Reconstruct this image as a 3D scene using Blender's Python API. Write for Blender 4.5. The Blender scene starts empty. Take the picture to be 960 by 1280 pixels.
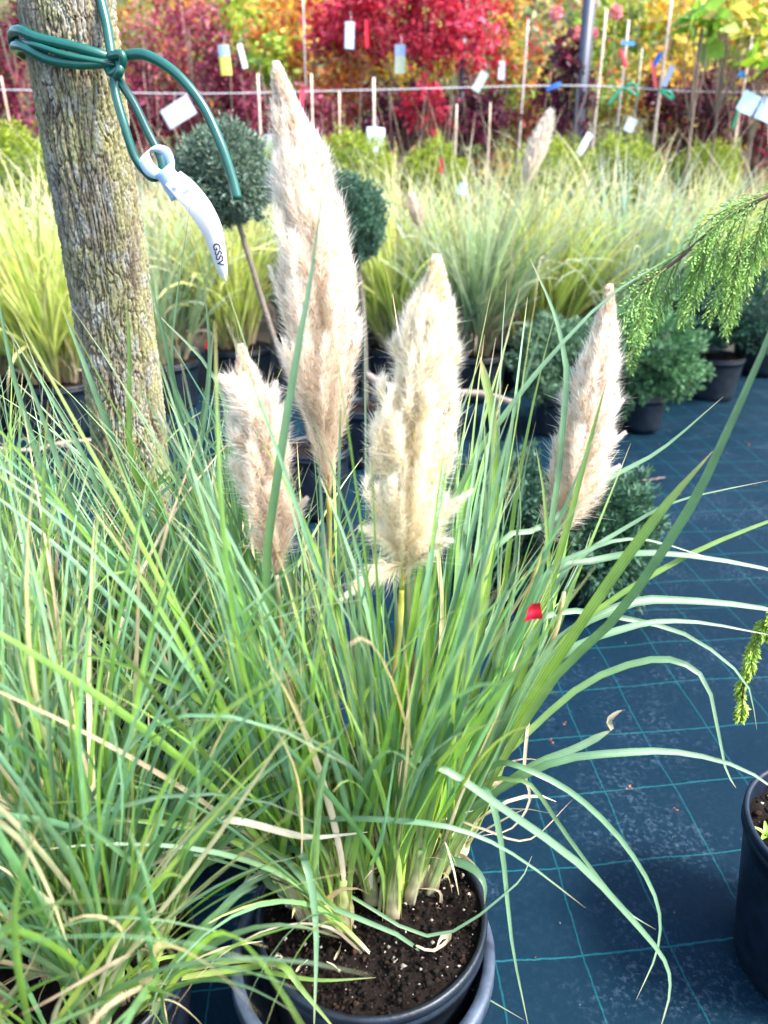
import bpy, math, random
import numpy as np
from mathutils import Vector
PI = math.pi
R = math.radians
rng = np.random.default_rng(11)
random.seed(11)
SC = bpy.context.scene
COL = SC.collection

# ------------------------------------------------------------------ camera
CAM_H, PITCH, F = 1.25, R(23.4), 960.0
cd = bpy.data.cameras.new('camera'); cam = bpy.data.objects.new('camera', cd); COL.objects.link(cam)
cam.location = (0, 0, CAM_H); cam.rotation_euler = (PI/2 - PITCH, 0, 0)
cd.sensor_fit = 'HORIZONTAL'; cd.sensor_width = 36; cd.lens = 36; cd.clip_start = 0.02; cd.clip_end = 500
cd.dof.use_dof = True; cd.dof.focus_distance = 1.2; cd.dof.aperture_fstop = 4.8
SC.camera = cam
# ------------------------------------------------------------------ light
SUN_EL, SUN_AZ = R(50), R(112)          # azimuth measured from +Y towards +X
w = bpy.data.worlds.new('World'); SC.world = w; w.use_nodes = True
nt = w.node_tree; bg = nt.nodes['Background']
sky = nt.nodes.new('ShaderNodeTexSky'); sky.sky_type = 'NISHITA'; sky.sun_disc = False
sky.sun_elevation = SUN_EL; sky.sun_rotation = SUN_AZ
sky.air_density = 1.0; sky.dust_density = 2.0; sky.ozone_density = 1.0
nt.links.new(sky.outputs[0], bg.inputs[0]); bg.inputs[1].default_value = 0.15
sd = bpy.data.lights.new('sun', 'SUN'); sun = bpy.data.objects.new('sun', sd); COL.objects.link(sun)
sd.energy = 2.4; sd.angle = R(14); sd.color = (1.0, 0.95, 0.87)
sdir = Vector((math.sin(SUN_AZ)*math.cos(SUN_EL), math.cos(SUN_AZ)*math.cos(SUN_EL), math.sin(SUN_EL)))
sun.rotation_euler = sdir.to_track_quat('Z', 'Y').to_euler()
SC.view_settings.view_transform = 'Standard'; SC.view_settings.look = 'None'
SC.view_settings.exposure = 2.35; SC.view_settings.gamma = 1.0
SC.cycles.max_bounces = 7; SC.cycles.diffuse_bounces = 4; SC.cycles.transmission_bounces = 4
SC.cycles.glossy_bounces = 2; SC.cycles.use_denoising = True

# ------------------------------------------------------------------ helpers
cP, sP = math.cos(PITCH), math.sin(PITCH)
def ray(px, py):
    a = (px-480)/F; b = (640-py)/F
    return np.array([a, cP + b*sP, -sP + b*cP])
def U(px, py, D):                       # point of the place seen at a pixel, D metres ahead
    d = ray(px, py); return np.array([0, 0, CAM_H]) + d*(D/d[1])
def UH(px, py, z):
    d = ray(px, py); return np.array([0, 0, CAM_H]) + d*((z-CAM_H)/d[2])
def vnoise(p, seed=0):                  # value noise, p (...,3)
    p = np.asarray(p, float); i = np.floor(p).astype(np.int64); f = p-i; f = f*f*(3-2*f)
    def h(x, y, z):
        n = (x*374761393 + y*668265263 + z*2147483647 + seed*974634777) & 0xffffffff
        n = ((n ^ (n >> 13))*1274126177) & 0xffffffff
        n = ((n ^ (n >> 16))*2246822519) & 0xffffffff
        return ((n ^ (n >> 15)) & 0xffff)/65535.0
    r = 0
    for a in (0, 1):
        for b in (0, 1):
            for c in (0, 1):
                wgt = (f[..., 0] if a else 1-f[..., 0])*(f[..., 1] if b else 1-f[..., 1])*(f[..., 2] if c else 1-f[..., 2])
                r = r + wgt*h(i[..., 0]+a, i[..., 1]+b, i[..., 2]+c)
    return r
def nrm(v): return v/np.maximum(np.linalg.norm(v, axis=-1, keepdims=True), 1e-9)

class MB:
    def __init__(s): s.v, s.f, s.c, s.st, s.n = [], [], [], [], 0
    def add(s, v, faces, c=(1, 1, 1), st=None):
        v = np.asarray(v, np.float32).reshape(-1, 3); n = len(v)
        s.v.append(v)
        for fa in (faces if isinstance(faces, list) else [faces]):
            s.f.append(np.asarray(fa, np.int64) + s.n)
        c = np.asarray(c, np.float32)
        if c.ndim == 1: c = np.tile(c, (n, 1))
        s.c.append(c.reshape(-1, 3))
        s.st.append(np.zeros((n, 3), np.float32) if st is None else np.asarray(st, np.float32).reshape(-1, 3))
        s.n += n; return s
    def mesh(s, name, mat, smooth=True):
        me = bpy.data.meshes.new(name)
        v = np.concatenate(s.v); me.vertices.add(len(v)); me.vertices.foreach_set('co', v.ravel())
        loops = np.concatenate([f.ravel() for f in s.f]); tot = np.concatenate([np.full(len(f), f.shape[1]) for f in s.f])
        me.loops.add(len(loops)); me.loops.foreach_set('vertex_index', loops.astype(np.int32))
        me.polygons.add(len(tot)); st = np.concatenate([[0], np.cumsum(tot)[:-1]])
        me.polygons.foreach_set('loop_start', st.astype(np.int32)); me.polygons.foreach_set('loop_total', tot.astype(np.int32))
        me.update(calc_edges=True)
        if smooth: me.polygons.foreach_set('use_smooth', np.ones(len(tot), bool))
        a = me.attributes.new('Col', 'FLOAT_COLOR', 'POINT'); c = np.concatenate(s.c)
        a.data.foreach_set('color', np.concatenate([c, np.ones((len(c), 1), np.float32)], 1).ravel())
        a = me.attributes.new('st', 'FLOAT_VECTOR', 'POINT'); a.data.foreach_set('vector', np.concatenate(s.st).ravel())
        me.materials.append(mat); return me
    def build(s, name, mat, parent=None, smooth=True, **k):
        o = bpy.data.objects.new(name, s.mesh(name, mat, smooth)); COL.objects.link(o)
        if parent is not None:
            o.parent = parent; o.matrix_parent_inverse = parent.matrix_world.inverted()
        for a, b in k.items(): o[a] = b
        return o
def thing(name, label, cat, loc=(0, 0, 0), group=None):
    o = bpy.data.objects.new(name, None); COL.objects.link(o); o.location = loc
    o.matrix_world.translation = Vector([float(q) for q in loc])
    o['label'] = label; o['category'] = cat; o.empty_display_size = .05
    if group: o['group'] = group
    return o
def tag(o, label, cat, group=None):
    o['label'] = label; o['category'] = cat
    if group: o['group'] = group
    return o

def grid_faces(nu, nv, wrap=False):
    a = np.arange((nu-1)*nv).reshape(nu-1, nv)
    if not wrap: a = a[:, :-1]
    j = a % nv; i = a//nv; jn = (j+1) % nv
    return np.stack([i*nv+j, i*nv+jn, (i+1)*nv+jn, (i+1)*nv+j], -1).reshape(-1, 4)
def resample(P, n):
    P = np.asarray(P, float)
    Q = np.vstack([2*P[0]-P[1], P, 2*P[-1]-P[-2]]); out = []
    m = len(P)-1; ts = np.linspace(0, m, n)
    for t in ts:
        i = min(int(t), m-1); u = t-i; a, b, c, d = Q[i], Q[i+1], Q[i+2], Q[i+3]
        out.append(.5*((2*b) + (-a+c)*u + (2*a-5*b+4*c-d)*u*u + (-a+3*b-3*c+d)*u**3))
    return np.array(out)
def tube(mb, P, rad, seg=8, c=(1, 1, 1), cap=True, flat=1.0):
    P = np.asarray(P, float); n = len(P); rad = np.broadcast_to(rad, (n,))
    T = nrm(np.gradient(P, axis=0)); ref = np.array([0.13, 1, 0.07]) if abs(T[:, 1]).mean() < .8 else np.array([1, .1, 0.])
    A = nrm(np.cross(T, ref)); B = np.cross(T, A); th = np.linspace(0, 2*PI, seg, endpoint=False)
    V = P[:, None] + (A[:, None]*np.cos(th)[None, :, None] + B[:, None]*flat*np.sin(th)[None, :, None])*rad[:, None, None]
    fs = [grid_faces(n, seg, True)]
    if cap:
        fs += [np.arange(seg)[None, ::-1], (np.arange(seg)+(n-1)*seg)[None]]
    st = np.stack(np.meshgrid(np.linspace(0, 1, n), np.linspace(0, 1, seg), indexing='ij') + [np.zeros((n, seg))], -1)
    cc = np.asarray(c, float)
    if cc.ndim == 2: cc = np.repeat(cc, seg, 0)
    mb.add(V, fs, cc, st); return mb
def lathe(mb, prof, seg=64, center=(0, 0, 0), c=(1, 1, 1)):
    prof = np.asarray(prof, float); th = np.linspace(0, 2*PI, seg, endpoint=False)
    V = np.stack([prof[:, 0:1]*np.cos(th), prof[:, 0:1]*np.sin(th), np.repeat(prof[:, 1:2], seg, 1)], -1) + np.asarray(center)
    mb.add(V, grid_faces(len(prof), seg, True), c); return mb
def box(mb, c, sx, sy, sz, rot=None, col=(1, 1, 1)):
    V = np.array([[x, y, z] for x in (-.5, .5) for y in (-.5, .5) for z in (-.5, .5)])*[sx, sy, sz]
    if rot is not None: V = V @ np.array(rot.to_matrix()).T
    mb.add(V+np.asarray(c), np.array([[0, 1, 3, 2], [4, 6, 7, 5], [0, 4, 5, 1], [2, 3, 7, 6], [0, 2, 6, 4], [1, 5, 7, 3]]), col); return mb

# ------------------------------------------------------------------ materials
def mat(name, rough=.6, spec=.4, transl=0.0, attr=True, color=(.5, .5, .5), var=.25, scale=40, bump=0.0, stripes=0.0, sheen=0.0, tint=(1, 1, 1)):
    m = bpy.data.materials.new(name); m.use_nodes = True; t = m.node_tree; N = t.nodes; L = t.links
    b = N['Principled BSDF']; b.inputs['Roughness'].default_value = rough; b.inputs['Specular IOR Level'].default_value = spec
    if attr:
        a = N.new('ShaderNodeAttribute'); a.attribute_name = 'Col'; src = a.outputs['Color']
    else:
        a = N.new('ShaderNodeRGB'); a.outputs[0].default_value = (*color, 1); src = a.outputs[0]
    geo = N.new('ShaderNodeNewGeometry')
    nz = N.new('ShaderNodeTexNoise'); nz.inputs['Scale'].default_value = scale; nz.inputs['Detail'].default_value = 4
    L.new(geo.outputs['Position'], nz.inputs['Vector'])
    mr = N.new('ShaderNodeMapRange'); mr.inputs[1].default_value = .3; mr.inputs[2].default_value = .7
    mr.inputs[3].default_value = 1-var; mr.inputs[4].default_value = 1+var; L.new(nz.outputs[0], mr.inputs[0])
    vm = N.new('ShaderNodeVectorMath'); vm.operation = 'SCALE'; L.new(src, vm.inputs[0]); L.new(mr.outputs[0], vm.inputs['Scale']); out = vm.outputs[0]
    if stripes > 0:
        st = N.new('ShaderNodeAttribute'); st.attribute_name = 'st'; sx = N.new('ShaderNodeSeparateXYZ'); L.new(st.outputs['Vector'], sx.inputs[0])
        ma = N.new('ShaderNodeMath'); ma.operation = 'MULTIPLY'; ma.inputs[1].default_value = 25.0; L.new(sx.outputs[0], ma.inputs[0])
        sn = N.new('ShaderNodeMath'); sn.operation = 'COSINE'; L.new(ma.outputs[0], sn.inputs[0])
        m2 = N.new('ShaderNodeMapRange'); m2.inputs[1].default_value = -1; m2.inputs[2].default_value = 1
        m2.inputs[3].default_value = 1-stripes; m2.inputs[4].default_value = 1+stripes; L.new(sn.outputs[0], m2.inputs[0])
        v2 = N.new('ShaderNodeVectorMath'); v2.operation = 'SCALE'; L.new(out, v2.inputs[0]); L.new(m2.outputs[0], v2.inputs['Scale']); out = v2.outputs[0]
    L.new(out, b.inputs['Base Color'])
    if sheen: b.inputs['Sheen Weight'].default_value = sheen
    if bump:
        bp = N.new('ShaderNodeBump'); bp.inputs['Strength'].default_value = bump; bp.inputs['Distance'].default_value = .002
        n2 = N.new('ShaderNodeTexNoise'); n2.inputs['Scale'].default_value = scale*6; n2.inputs['Detail'].default_value = 3
        L.new(geo.outputs['Position'], n2.inputs['Vector']); L.new(n2.outputs[0], bp.inputs['Height']); L.new(bp.outputs[0], b.inputs['Normal'])
    if transl:
        tr = N.new('ShaderNodeBsdfTranslucent'); mx = N.new('ShaderNodeMixShader'); mx.inputs[0].default_value = transl
        hs = N.new('ShaderNodeVectorMath'); hs.operation = 'MULTIPLY'; hs.inputs[1].default_value = tint; L.new(out, hs.inputs[0])
        L.new(hs.outputs[0], tr.inputs[0]); L.new(b.outputs[0], mx.inputs[1]); L.new(tr.outputs[0], mx.inputs[2])
        L.new(mx.outputs[0], N['Material Output'].inputs[0])
    return m
M_leaf = mat('grass_leaf', .42, .55, .30, var=.16, scale=30, stripes=.16, tint=(1.3, 1.35, .7))
M_grass = mat('background_grass', .5, .5, .3, var=.12, scale=20, tint=(1.3, 1.3, .8))
M_fol = mat('foliage', .55, .4, .35, var=.2, scale=14, tint=(1.4, 1.3, .8))
M_con = mat('conifer', .6, .35, .15, var=.25, scale=25, tint=(1.3, 1.3, .8))
M_hair = mat('plume_hair', .8, .1, .68, var=.05, scale=25)
M_bark = mat('twig_bark', .85, .2, var=.3, scale=60, bump=.5)
M_pot = mat('black_pot_plastic', .42, .4, var=.55, scale=26, bump=.3)
M_plast = mat('plastic', .35, .5, var=.05, scale=30)
M_tube = mat('green_tie_tube', .3, .6, var=.12, scale=40)
M_soil = mat('potting_soil', .95, .15, var=.5, scale=160, bump=1.0)
M_metal = mat('post_metal', .5, .5, var=.15, scale=10)

# ground material
def ground_mat():
    m = bpy.data.materials.new('woven_ground_cover'); m.use_nodes = True; t = m.node_tree; N = t.nodes; L = t.links
    b = N['Principled BSDF']; b.inputs['Roughness'].default_value = .6; b.inputs['Specular IOR Level'].default_value = .15; b.inputs['Specular Tint'].default_value = (.5, .8, 1, 1)
    geo = N.new('ShaderNodeNewGeometry')
    def M(op, a, bb=None, c=None):
        n = N.new('ShaderNodeMath'); n.operation = op
        for i, x in enumerate((a, bb, c)):
            if x is None: continue
            if isinstance(x, (int, float)): n.inputs[i].default_value = x
            else: L.new(x, n.inputs[i])
        return n.outputs[0]
    def noise(scale, detail=3, rough=.5):
        n = N.new('ShaderNodeTexNoise'); n.inputs['Scale'].default_value = scale; n.inputs['Detail'].default_value = detail
        n.inputs['Roughness'].default_value = rough; L.new(geo.outputs['Position'], n.inputs['Vector']); return n.outputs[0]
    sp = N.new('ShaderNodeSeparateXYZ'); L.new(geo.outputs['Position'], sp.inputs[0]); X, Y = sp.outputs[0], sp.outputs[1]
    wob = M('MULTIPLY', M('SUBTRACT', noise(2.2, 2), .5), .035); wob2 = M('MULTIPLY', M('SUBTRACT', noise(60, 1), .5), .004)
    # thread families: A runs away from the camera, B across
    a = M('ADD', M('ADD', X, M('MULTIPLY', Y, .055)), M('ADD', wob, wob2))
    bq = M('ADD', M('ADD', Y, M('MULTIPLY', X, -.105)), M('ADD', M('MULTIPLY', wob, -.8), wob2))
    def line(v, sp_, off, wd):
        fr = M('FRACT', M('ADD', M('DIVIDE', v, sp_), off)); d = M('ABSOLUTE', M('SUBTRACT', fr, .5))
        n = N.new('ShaderNodeMapRange'); n.inputs[1].default_value = wd*.55/sp_; n.inputs[2].default_value = wd/sp_
        n.inputs[3].default_value = 1; n.inputs[4].default_value = 0; L.new(d, n.inputs[0]); return n.outputs[0]
    la, lb = line(a, .163, .02, .0023), line(bq, .187, .68, .0024)
    thr = M('MULTIPLY', M('MAXIMUM', M('MULTIPLY', la, .7), lb), M('ADD', M('MULTIPLY', noise(220, 1), .9), .35))
    # dust
    dpat = N.new('ShaderNodeMapRange'); dpat.inputs[1].default_value = .5; dpat.inputs[2].default_value = .78; L.new(noise(2.6, 6, .65), dpat.inputs[0])
    dfine = N.new('ShaderNodeMapRange'); dfine.inputs[1].default_value = .5; dfine.inputs[2].default_value = .75; L.new(noise(90, 5, .7), dfine.inputs[0])
    dust = M('ADD', M('MULTIPLY', M('MULTIPLY', dpat.outputs[0], dfine.outputs[0]), 1.0), M('MULTIPLY', dfine.outputs[0], .05))
    spk = N.new('ShaderNodeMapRange'); spk.inputs[1].default_value = .74; spk.inputs[2].default_value = .80; L.new(noise(130, 2, .5), spk.inputs[0])
    dust = M('MINIMUM', M('ADD', dust, M('MULTIPLY', spk.outputs[0], .5)), 1.0)
    def mix(f, c1, c2):
        n = N.new('ShaderNodeMix'); n.data_type = 'RGBA'
        L.new(f, n.inputs[0])
        for s, x in ((6, c1), (7, c2)):
            if isinstance(x, tuple): n.inputs[s].default_value = (*x, 1)
            else: L.new(x, n.inputs[s])
        return n.outputs[2]
    weave = M('MULTIPLY', M('SINE', M('MULTIPLY', X, 2600)), M('SINE', M('MULTIPLY', Y, 2600)))
    wv = M('ADD', M('MULTIPLY', weave, .25), .75)
    c = mix(wv, (.0004, .0046, .0108), (.0010, .0118, .0262))
    c = mix(M('MULTIPLY', noise(1.4, 4), .5), c, (.0015, .013, .024))
    c = mix(thr, c, (.005, .075, .088))
    c = mix(dust, c, (.10, .15, .21))
    far = N.new('ShaderNodeMapRange'); far.inputs[1].default_value = 6.0; far.inputs[2].default_value = 6.4; L.new(Y, far.inputs[0])
    c = mix(far.outputs[0], c, (.05, .04, .028))
    L.new(c, b.inputs['Base Color'])
    bp = N.new('ShaderNodeBump'); bp.inputs['Strength'].default_value = .5; bp.inputs['Distance'].default_value = .002
    L.new(M('ADD', M('ADD', M('MULTIPLY', weave, .2), M('MULTIPLY', noise(70, 4), 1.0)), thr), bp.inputs['Height']); L.new(bp.outputs[0], b.inputs['Normal'])
    return m
xs = np.concatenate([np.linspace(-80, -3.2, 14), np.linspace(-3, 3.6, 240), np.linspace(4, 80, 14)])
ys = np.concatenate([np.linspace(-60, -.6, 10), np.linspace(-.5, 6.4, 260), np.linspace(7, 140, 16)])
GX, GY = np.meshgrid(xs, ys, indexing='ij')
def ground_z(x, y):
    p = np.stack([x, y, np.zeros_like(x)], -1)
    z = (vnoise(p*2.1, 3)-.5)*.022 + (vnoise(p*6, 4)-.5)*.010
    f = y - (.965 + .05*np.sin(x*3.0)) ; z = z + .012*np.exp(-(f/.035)**2)*np.clip((x-.15)*3, 0, 1)*np.clip((1.1-x)*2, 0, 1)
    return np.where((abs(x) < 3.8) & (y < 6.6) & (y > -.6), z, 0) - .004
mb = MB(); mb.add(np.stack([GX, GY, ground_z(GX, GY)], -1), grid_faces(len(xs), len(ys)))
mb.build('ground', ground_mat(), kind='structure')

# ------------------------------------------------------------------ pots
def pot(x, y, h, r, label, outer=False, soil_drop=.02, seed=0, crumbs=900, cat='pot', soil=True, col=(.0055, .010, .018), ribs=True, group=None, name='plant_pot'):
    t = thing(name, label, cat, (x, y, 0), group)
    rb = r*.80
    mb = MB(); wl = .004 if not outer else .006; lip = .009 if not outer else .017
    prof = [(0.001, .002), (rb-.01, .002), (rb, .006)]
    for k in range(1, 9): prof.append((rb+(r-.006-rb)*k/8, .006+(h-.03-.006)*k/8 + 0))
    prof += [(r-.004, h-.030), (r, h-.027)]
    if ribs: prof += [(r, h-.020), (r-.002, h-.018), (r-.002, h-.015), (r, h-.013)]
    prof += [(r, h-.004), (r-.002, h-.0005), (r-lip*.5, h), (r-lip+.001, h-.001), (r-lip, h-.006), (rb-lip-.004, .012), (.001, .012)]
    lathe(mb, prof, 96, (x, y, 0), col); mb.build('pot_body', M_pot, t)
    if soil:
        zs = h-soil_drop; g = 70; rr = np.linspace(0, 1, 36)**.8; th = np.linspace(0, 2*PI, g, endpoint=False)
        rad = (r-lip-.004*(1-zs/h)*3)*rr[:, None]; PX = x+rad*np.cos(th); PY = y+rad*np.sin(th)
        p = np.stack([PX, PY, np.zeros_like(PX)], -1)
        PZ = zs + (vnoise(p*22, seed)-.5)*.018 + (vnoise(p*75, seed+1)-.5)*.010 + (vnoise(p*200, seed+2)-.5)*.004 + .012*np.exp(-(rr[:, None]/.6)**2)
        mb = MB(); mb.add(np.stack([PX, PY, PZ], -1), grid_faces(36, g, True), (.009, .006, .005)); mb.build('soil', M_soil, t)
        # crumbs of soil, bark and perlite
        if crumbs:
            n = crumbs; a = rng.random(n)*2*PI; q = np.sqrt(rng.random(n))*(r-lip-.006)
            s = rng.gamma(2.0, .0008, n)+.0007; c3 = np.stack([x+q*np.cos(a), y+q*np.sin(a), zs+.006+rng.random(n)*.006+.008*np.exp(-(q/r/.6)**2)], -1)
            octv = np.array([[1, 0, 0], [-1, 0, 0], [0, 1, 0], [0, -1, 0], [0, 0, 1], [0, 0, -1]])
            of = np.array([[0, 2, 4], [2, 1, 4], [1, 3, 4], [3, 0, 4], [2, 0, 5], [1, 2, 5], [3, 1, 5], [0, 3, 5]])
            V = octv[None]*(s[:, None, None]*rng.uniform(.5, 1.5, (n, 6, 1))) + c3[:, None]
            V[..., 2] = c3[:, None, 2] + (V[..., 2]-c3[:, None, 2])*.7
            fc = (of[None]+np.arange(n)[:, None, None]*6).reshape(-1, 3)
            kind = rng.random(n); cc = np.where(kind[:, None] < .72, [.008, .0055, .0045], np.where(kind[:, None] < .94, [.028, .015, .010], [.28, .25, .21]))
            cc = cc*rng.uniform(.6, 1.5, (n, 1))
            mb = MB(); mb.add(V, fc, np.repeat(cc, 6, 0)); mb.build('soil_crumbs', M_soil, t, smooth=False, kind='stuff')
    return t
PC = (-.018, .787)
pot(PC[0], PC[1], .295, .166, 'black pot of dark soil that holds the pampas grass with the plumes', seed=1, crumbs=2600)
pot(-.030, .760, .255, .187, 'wide blue grey empty pot with the black pot of soil standing inside it', outer=True, soil=False, col=(.042, .058, .086), ribs=False, name='outer_pot')
PA = (-.43, .73); PB = (-.27, 1.20); PD = (-.74, 1.16)
pot(PA[0], PA[1], .28, .165, 'black pot of brown soil at the bottom left under the grass clump', seed=5, crumbs=900)
pot(PB[0], PB[1], .28, .165, 'black pot hidden behind the grass, right of the tree trunk', seed=8, crumbs=0)
pot(PD[0], PD[1], .28, .165, 'black pot under the grass clump at the left edge', seed=9, crumbs=0)
RP = (.750, .915)
tp = pot(RP[0], RP[1], .30, .165, 'black pot with bare soil and one green seedling, cut by the right edge', seed=12, crumbs=1500, col=(.004, .009, .020), soil_drop=.035)

# ------------------------------------------------------------------ grass blades
def ribbon(P, W, tw, fold=.22, face=False):
    """P (N,S,3), W (N,S), tw (N,S) twist -> verts (N,S,3,3)"""
    T = nrm(np.gradient(P, axis=1)); up = np.array([0, 0, 1.]); H = np.cross(T, np.array([.1, -.75, .65])) if face else np.cross(T, up)
    hl = np.linalg.norm(H, axis=-1, keepdims=True)
    H = np.where(hl > .06, H/np.maximum(hl, 1e-6), np.nan)
    # fill near vertical starts from later points
    for i in range(P.shape[1]-2, -1, -1):
        bad = np.isnan(H[:, i, 0]); H[bad, i] = H[bad, i+1]
    H = np.nan_to_num(H, nan=0.7); H = nrm(H - (H*T).sum(-1, keepdims=True)*T)
    B = np.cross(H, T)
    A = H*np.cos(tw)[..., None] + B*np.sin(tw)[..., None]; Nn = np.cross(A, T)
    L = P + A*W[..., None]*.5 + Nn*W[..., None]*fold; Rr = P - A*W[..., None]*.5 + Nn*W[..., None]*fold
    return np.stack([L, P, Rr], 2)
def blade_width(S, w, tip=.55):
    t = np.linspace(0, 1, S); f = np.minimum(1, .75+t*1.2)*np.clip((1-t)/tip, 0, 1)**.75
    return w[:, None]*np.maximum(f[None], .04)
def ramp(t, keys):
    ks = np.array([k[0] for k in keys]); cs = np.array([k[1] for k in keys])
    return np.stack([np.interp(t, ks, cs[:, i]) for i in range(3)], -1)
C_GREEN = [(.0, (.56, .50, .34)), (.06, (.42, .46, .18)), (.16, (.22, .34, .08)), (.38, (.12, .24, .085)), (.65, (.12, .235, .125)), (.92, (.16, .27, .16)), (1., (.32, .30, .16))]
C_BLUE = [(.0, (.50, .46, .32)), (.07, (.30, .38, .16)), (.2, (.13, .25, .10)), (.5, (.115, .235, .125)), (.9, (.17, .30, .17)), (1., (.33, .31, .18))]
C_LIME = [(.0, (.50, .48, .30)), (.08, (.38, .46, .12)), (.35, (.22, .37, .055)), (.8, (.17, .30, .07)), (.97, (.26, .32, .11)), (1., (.42, .34, .16))]
C_DEAD = [(.0, (.48, .40, .28)), (.5, (.60, .50, .36)), (1., (.50, .38, .24))]
PAL = [C_GREEN, C_BLUE, C_LIME, C_DEAD]
def gen_blades(n, shoots, S, Lr, bend, rg, spread=.55, w=(.0075, .0125), az_bias=None):
    """shoots: list of (pos, dir). returns P (n,S,3)"""
    si = rg.integers(0, len(shoots), n); pos = np.array([shoots[i][0] for i in si]); d0 = nrm(np.array([shoots[i][1] for i in si]))
    pos = pos + rg.normal(0, .005, (n, 3))*[1, 1, 0]
    Ln = rg.uniform(Lr[0], Lr[1], n)
    az0 = np.arctan2(d0[:, 1], d0[:, 0]); tl0 = np.arccos(np.clip(d0[:, 2], -1, 1))
    az = az0 + rg.normal(0, 1, n)*spread/np.maximum(.25, np.sin(tl0)*2.2)
    phi0 = np.abs(tl0 + rg.normal(0, .10, n)) ; bd = rg.gamma(bend[0], bend[1], n)
    s = np.linspace(0, 1, S); pw = rg.uniform(1.5, 2.6, n)
    phi = np.minimum(phi0[:, None] + bd[:, None]*s[None]**pw[:, None], R(165))
    d1 = np.stack([np.sin(phi)*np.cos(az)[:, None], np.sin(phi)*np.sin(az)[:, None], np.cos(phi)], -1)
    wb = np.clip((s*1.0-.08)/.18, 0, 1)[None, :, None]; D = nrm(d0[:, None]*(1-wb)+d1*wb)
    side = rg.normal(0, .10, (n, 1, 3))*np.sin(s*rg.uniform(2, 6, (n, 1)))[..., None]; D = nrm(D+side*wb)
    seg = Ln[:, None, None]/(S-1); P = pos[:, None] + np.concatenate([np.zeros((n, 1, 3)), np.cumsum((D[:, 1:]+D[:, :-1])*.5*seg, 1)], 1)
    tw = rg.uniform(-1.5, 1.5, n)[:, None] + rg.normal(0, 1.0, n)[:, None]*s[None]
    W = blade_width(S, rg.uniform(w[0], w[1], n), .42)
    return P, W, tw
def blade_cols(n, S, rg, mix=(.45, .3, .18, .07)):
    k = rg.choice(4, n, p=mix); s = np.linspace(0, 1, S); C = np.stack([ramp(s, PAL[i]) for i in k])
    C = C*rg.uniform(.72, 1.45, (n, 1, 1))*(1+rg.normal(0, .06, (n, 1, 3))); return np.clip(C, .004, .8)
def add_ribbons(mb, P, W, tw, C, fold=.22, face=False):
    n, S = P.shape[:2]; V = ribbon(P, W, tw, fold, face)
    base = grid_faces(S, 3); F_ = (base[None]+np.arange(n)[:, None, None]*S*3).reshape(-1, 4)
    CC = np.repeat(C[:, :, None], 3, 2); CC = CC*np.array([1.0, 1.14, 1.0])[None, None, :, None]
    st = np.zeros((n, S, 3, 3)); st[..., 0] = [0, .5, 1]; st[..., 1] = np.linspace(0, 1, S)[None, :, None]; st[..., 2] = rng.random((n, 1, 1))
    mb.add(V, F_, CC.reshape(-1, 3), st)
def leaf_objects(P, W, tw, C, parent, fold=.22, name='leaf'):
    for i in range(len(P)):
        m_ = MB(); add_ribbons(m_, P[i:i+1], W[i:i+1], tw[i:i+1], C[i:i+1], fold); m_.build(name, M_leaf, parent)
def make_shoots(c, z, n, rad, rg, tilt=.42, az_pref=None):
    out = []
    for i in range(n):
        a = rg.random()*2*PI; q = math.sqrt(rg.random())*rad
        t = q/rad*tilt + rg.normal(0, .06)
        out.append((np.array([c[0]+q*math.cos(a), c[1]+q*math.sin(a), z]), np.array([math.sin(t)*math.cos(a+.2*rg.normal()), math.sin(t)*math.sin(a+.2*rg.normal()), math.cos(t)])))
    return out
def ok_view(P):
    """keep blades out of the lens and off the tree"""
    d = np.linalg.norm(P - np.array([0, 0, CAM_H]), axis=-1).min(1)
    return (d > .40)
def sheaths(shoots, parent, rg, Lr=(.07, .17), r=(.007, .0125)):
    for (p, d) in shoots:
        d = nrm(np.array(d)); L_ = rg.uniform(*Lr); k = 6
        s = np.linspace(0, 1, k)[:, None]; P = p + d*L_*s + rg.normal(0, .0015, (k, 3)); P[0, 2] -= .012
        r0 = rg.uniform(*r); rad = r0*np.array([1.15, 1.1, 1.0, .9, .8, .6])
        c = ramp(s[:, 0], [(0, (.52, .40, .27)), (.35, (.55, .50, .30)), (.7, (.46, .50, .22)), (1, (.32, .42, .13))])*rg.uniform(.8, 1.15)
        m_ = MB(); tube(m_, P, rad, 8, c, flat=.55); m_.build('sheath', M_leaf, parent)
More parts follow.
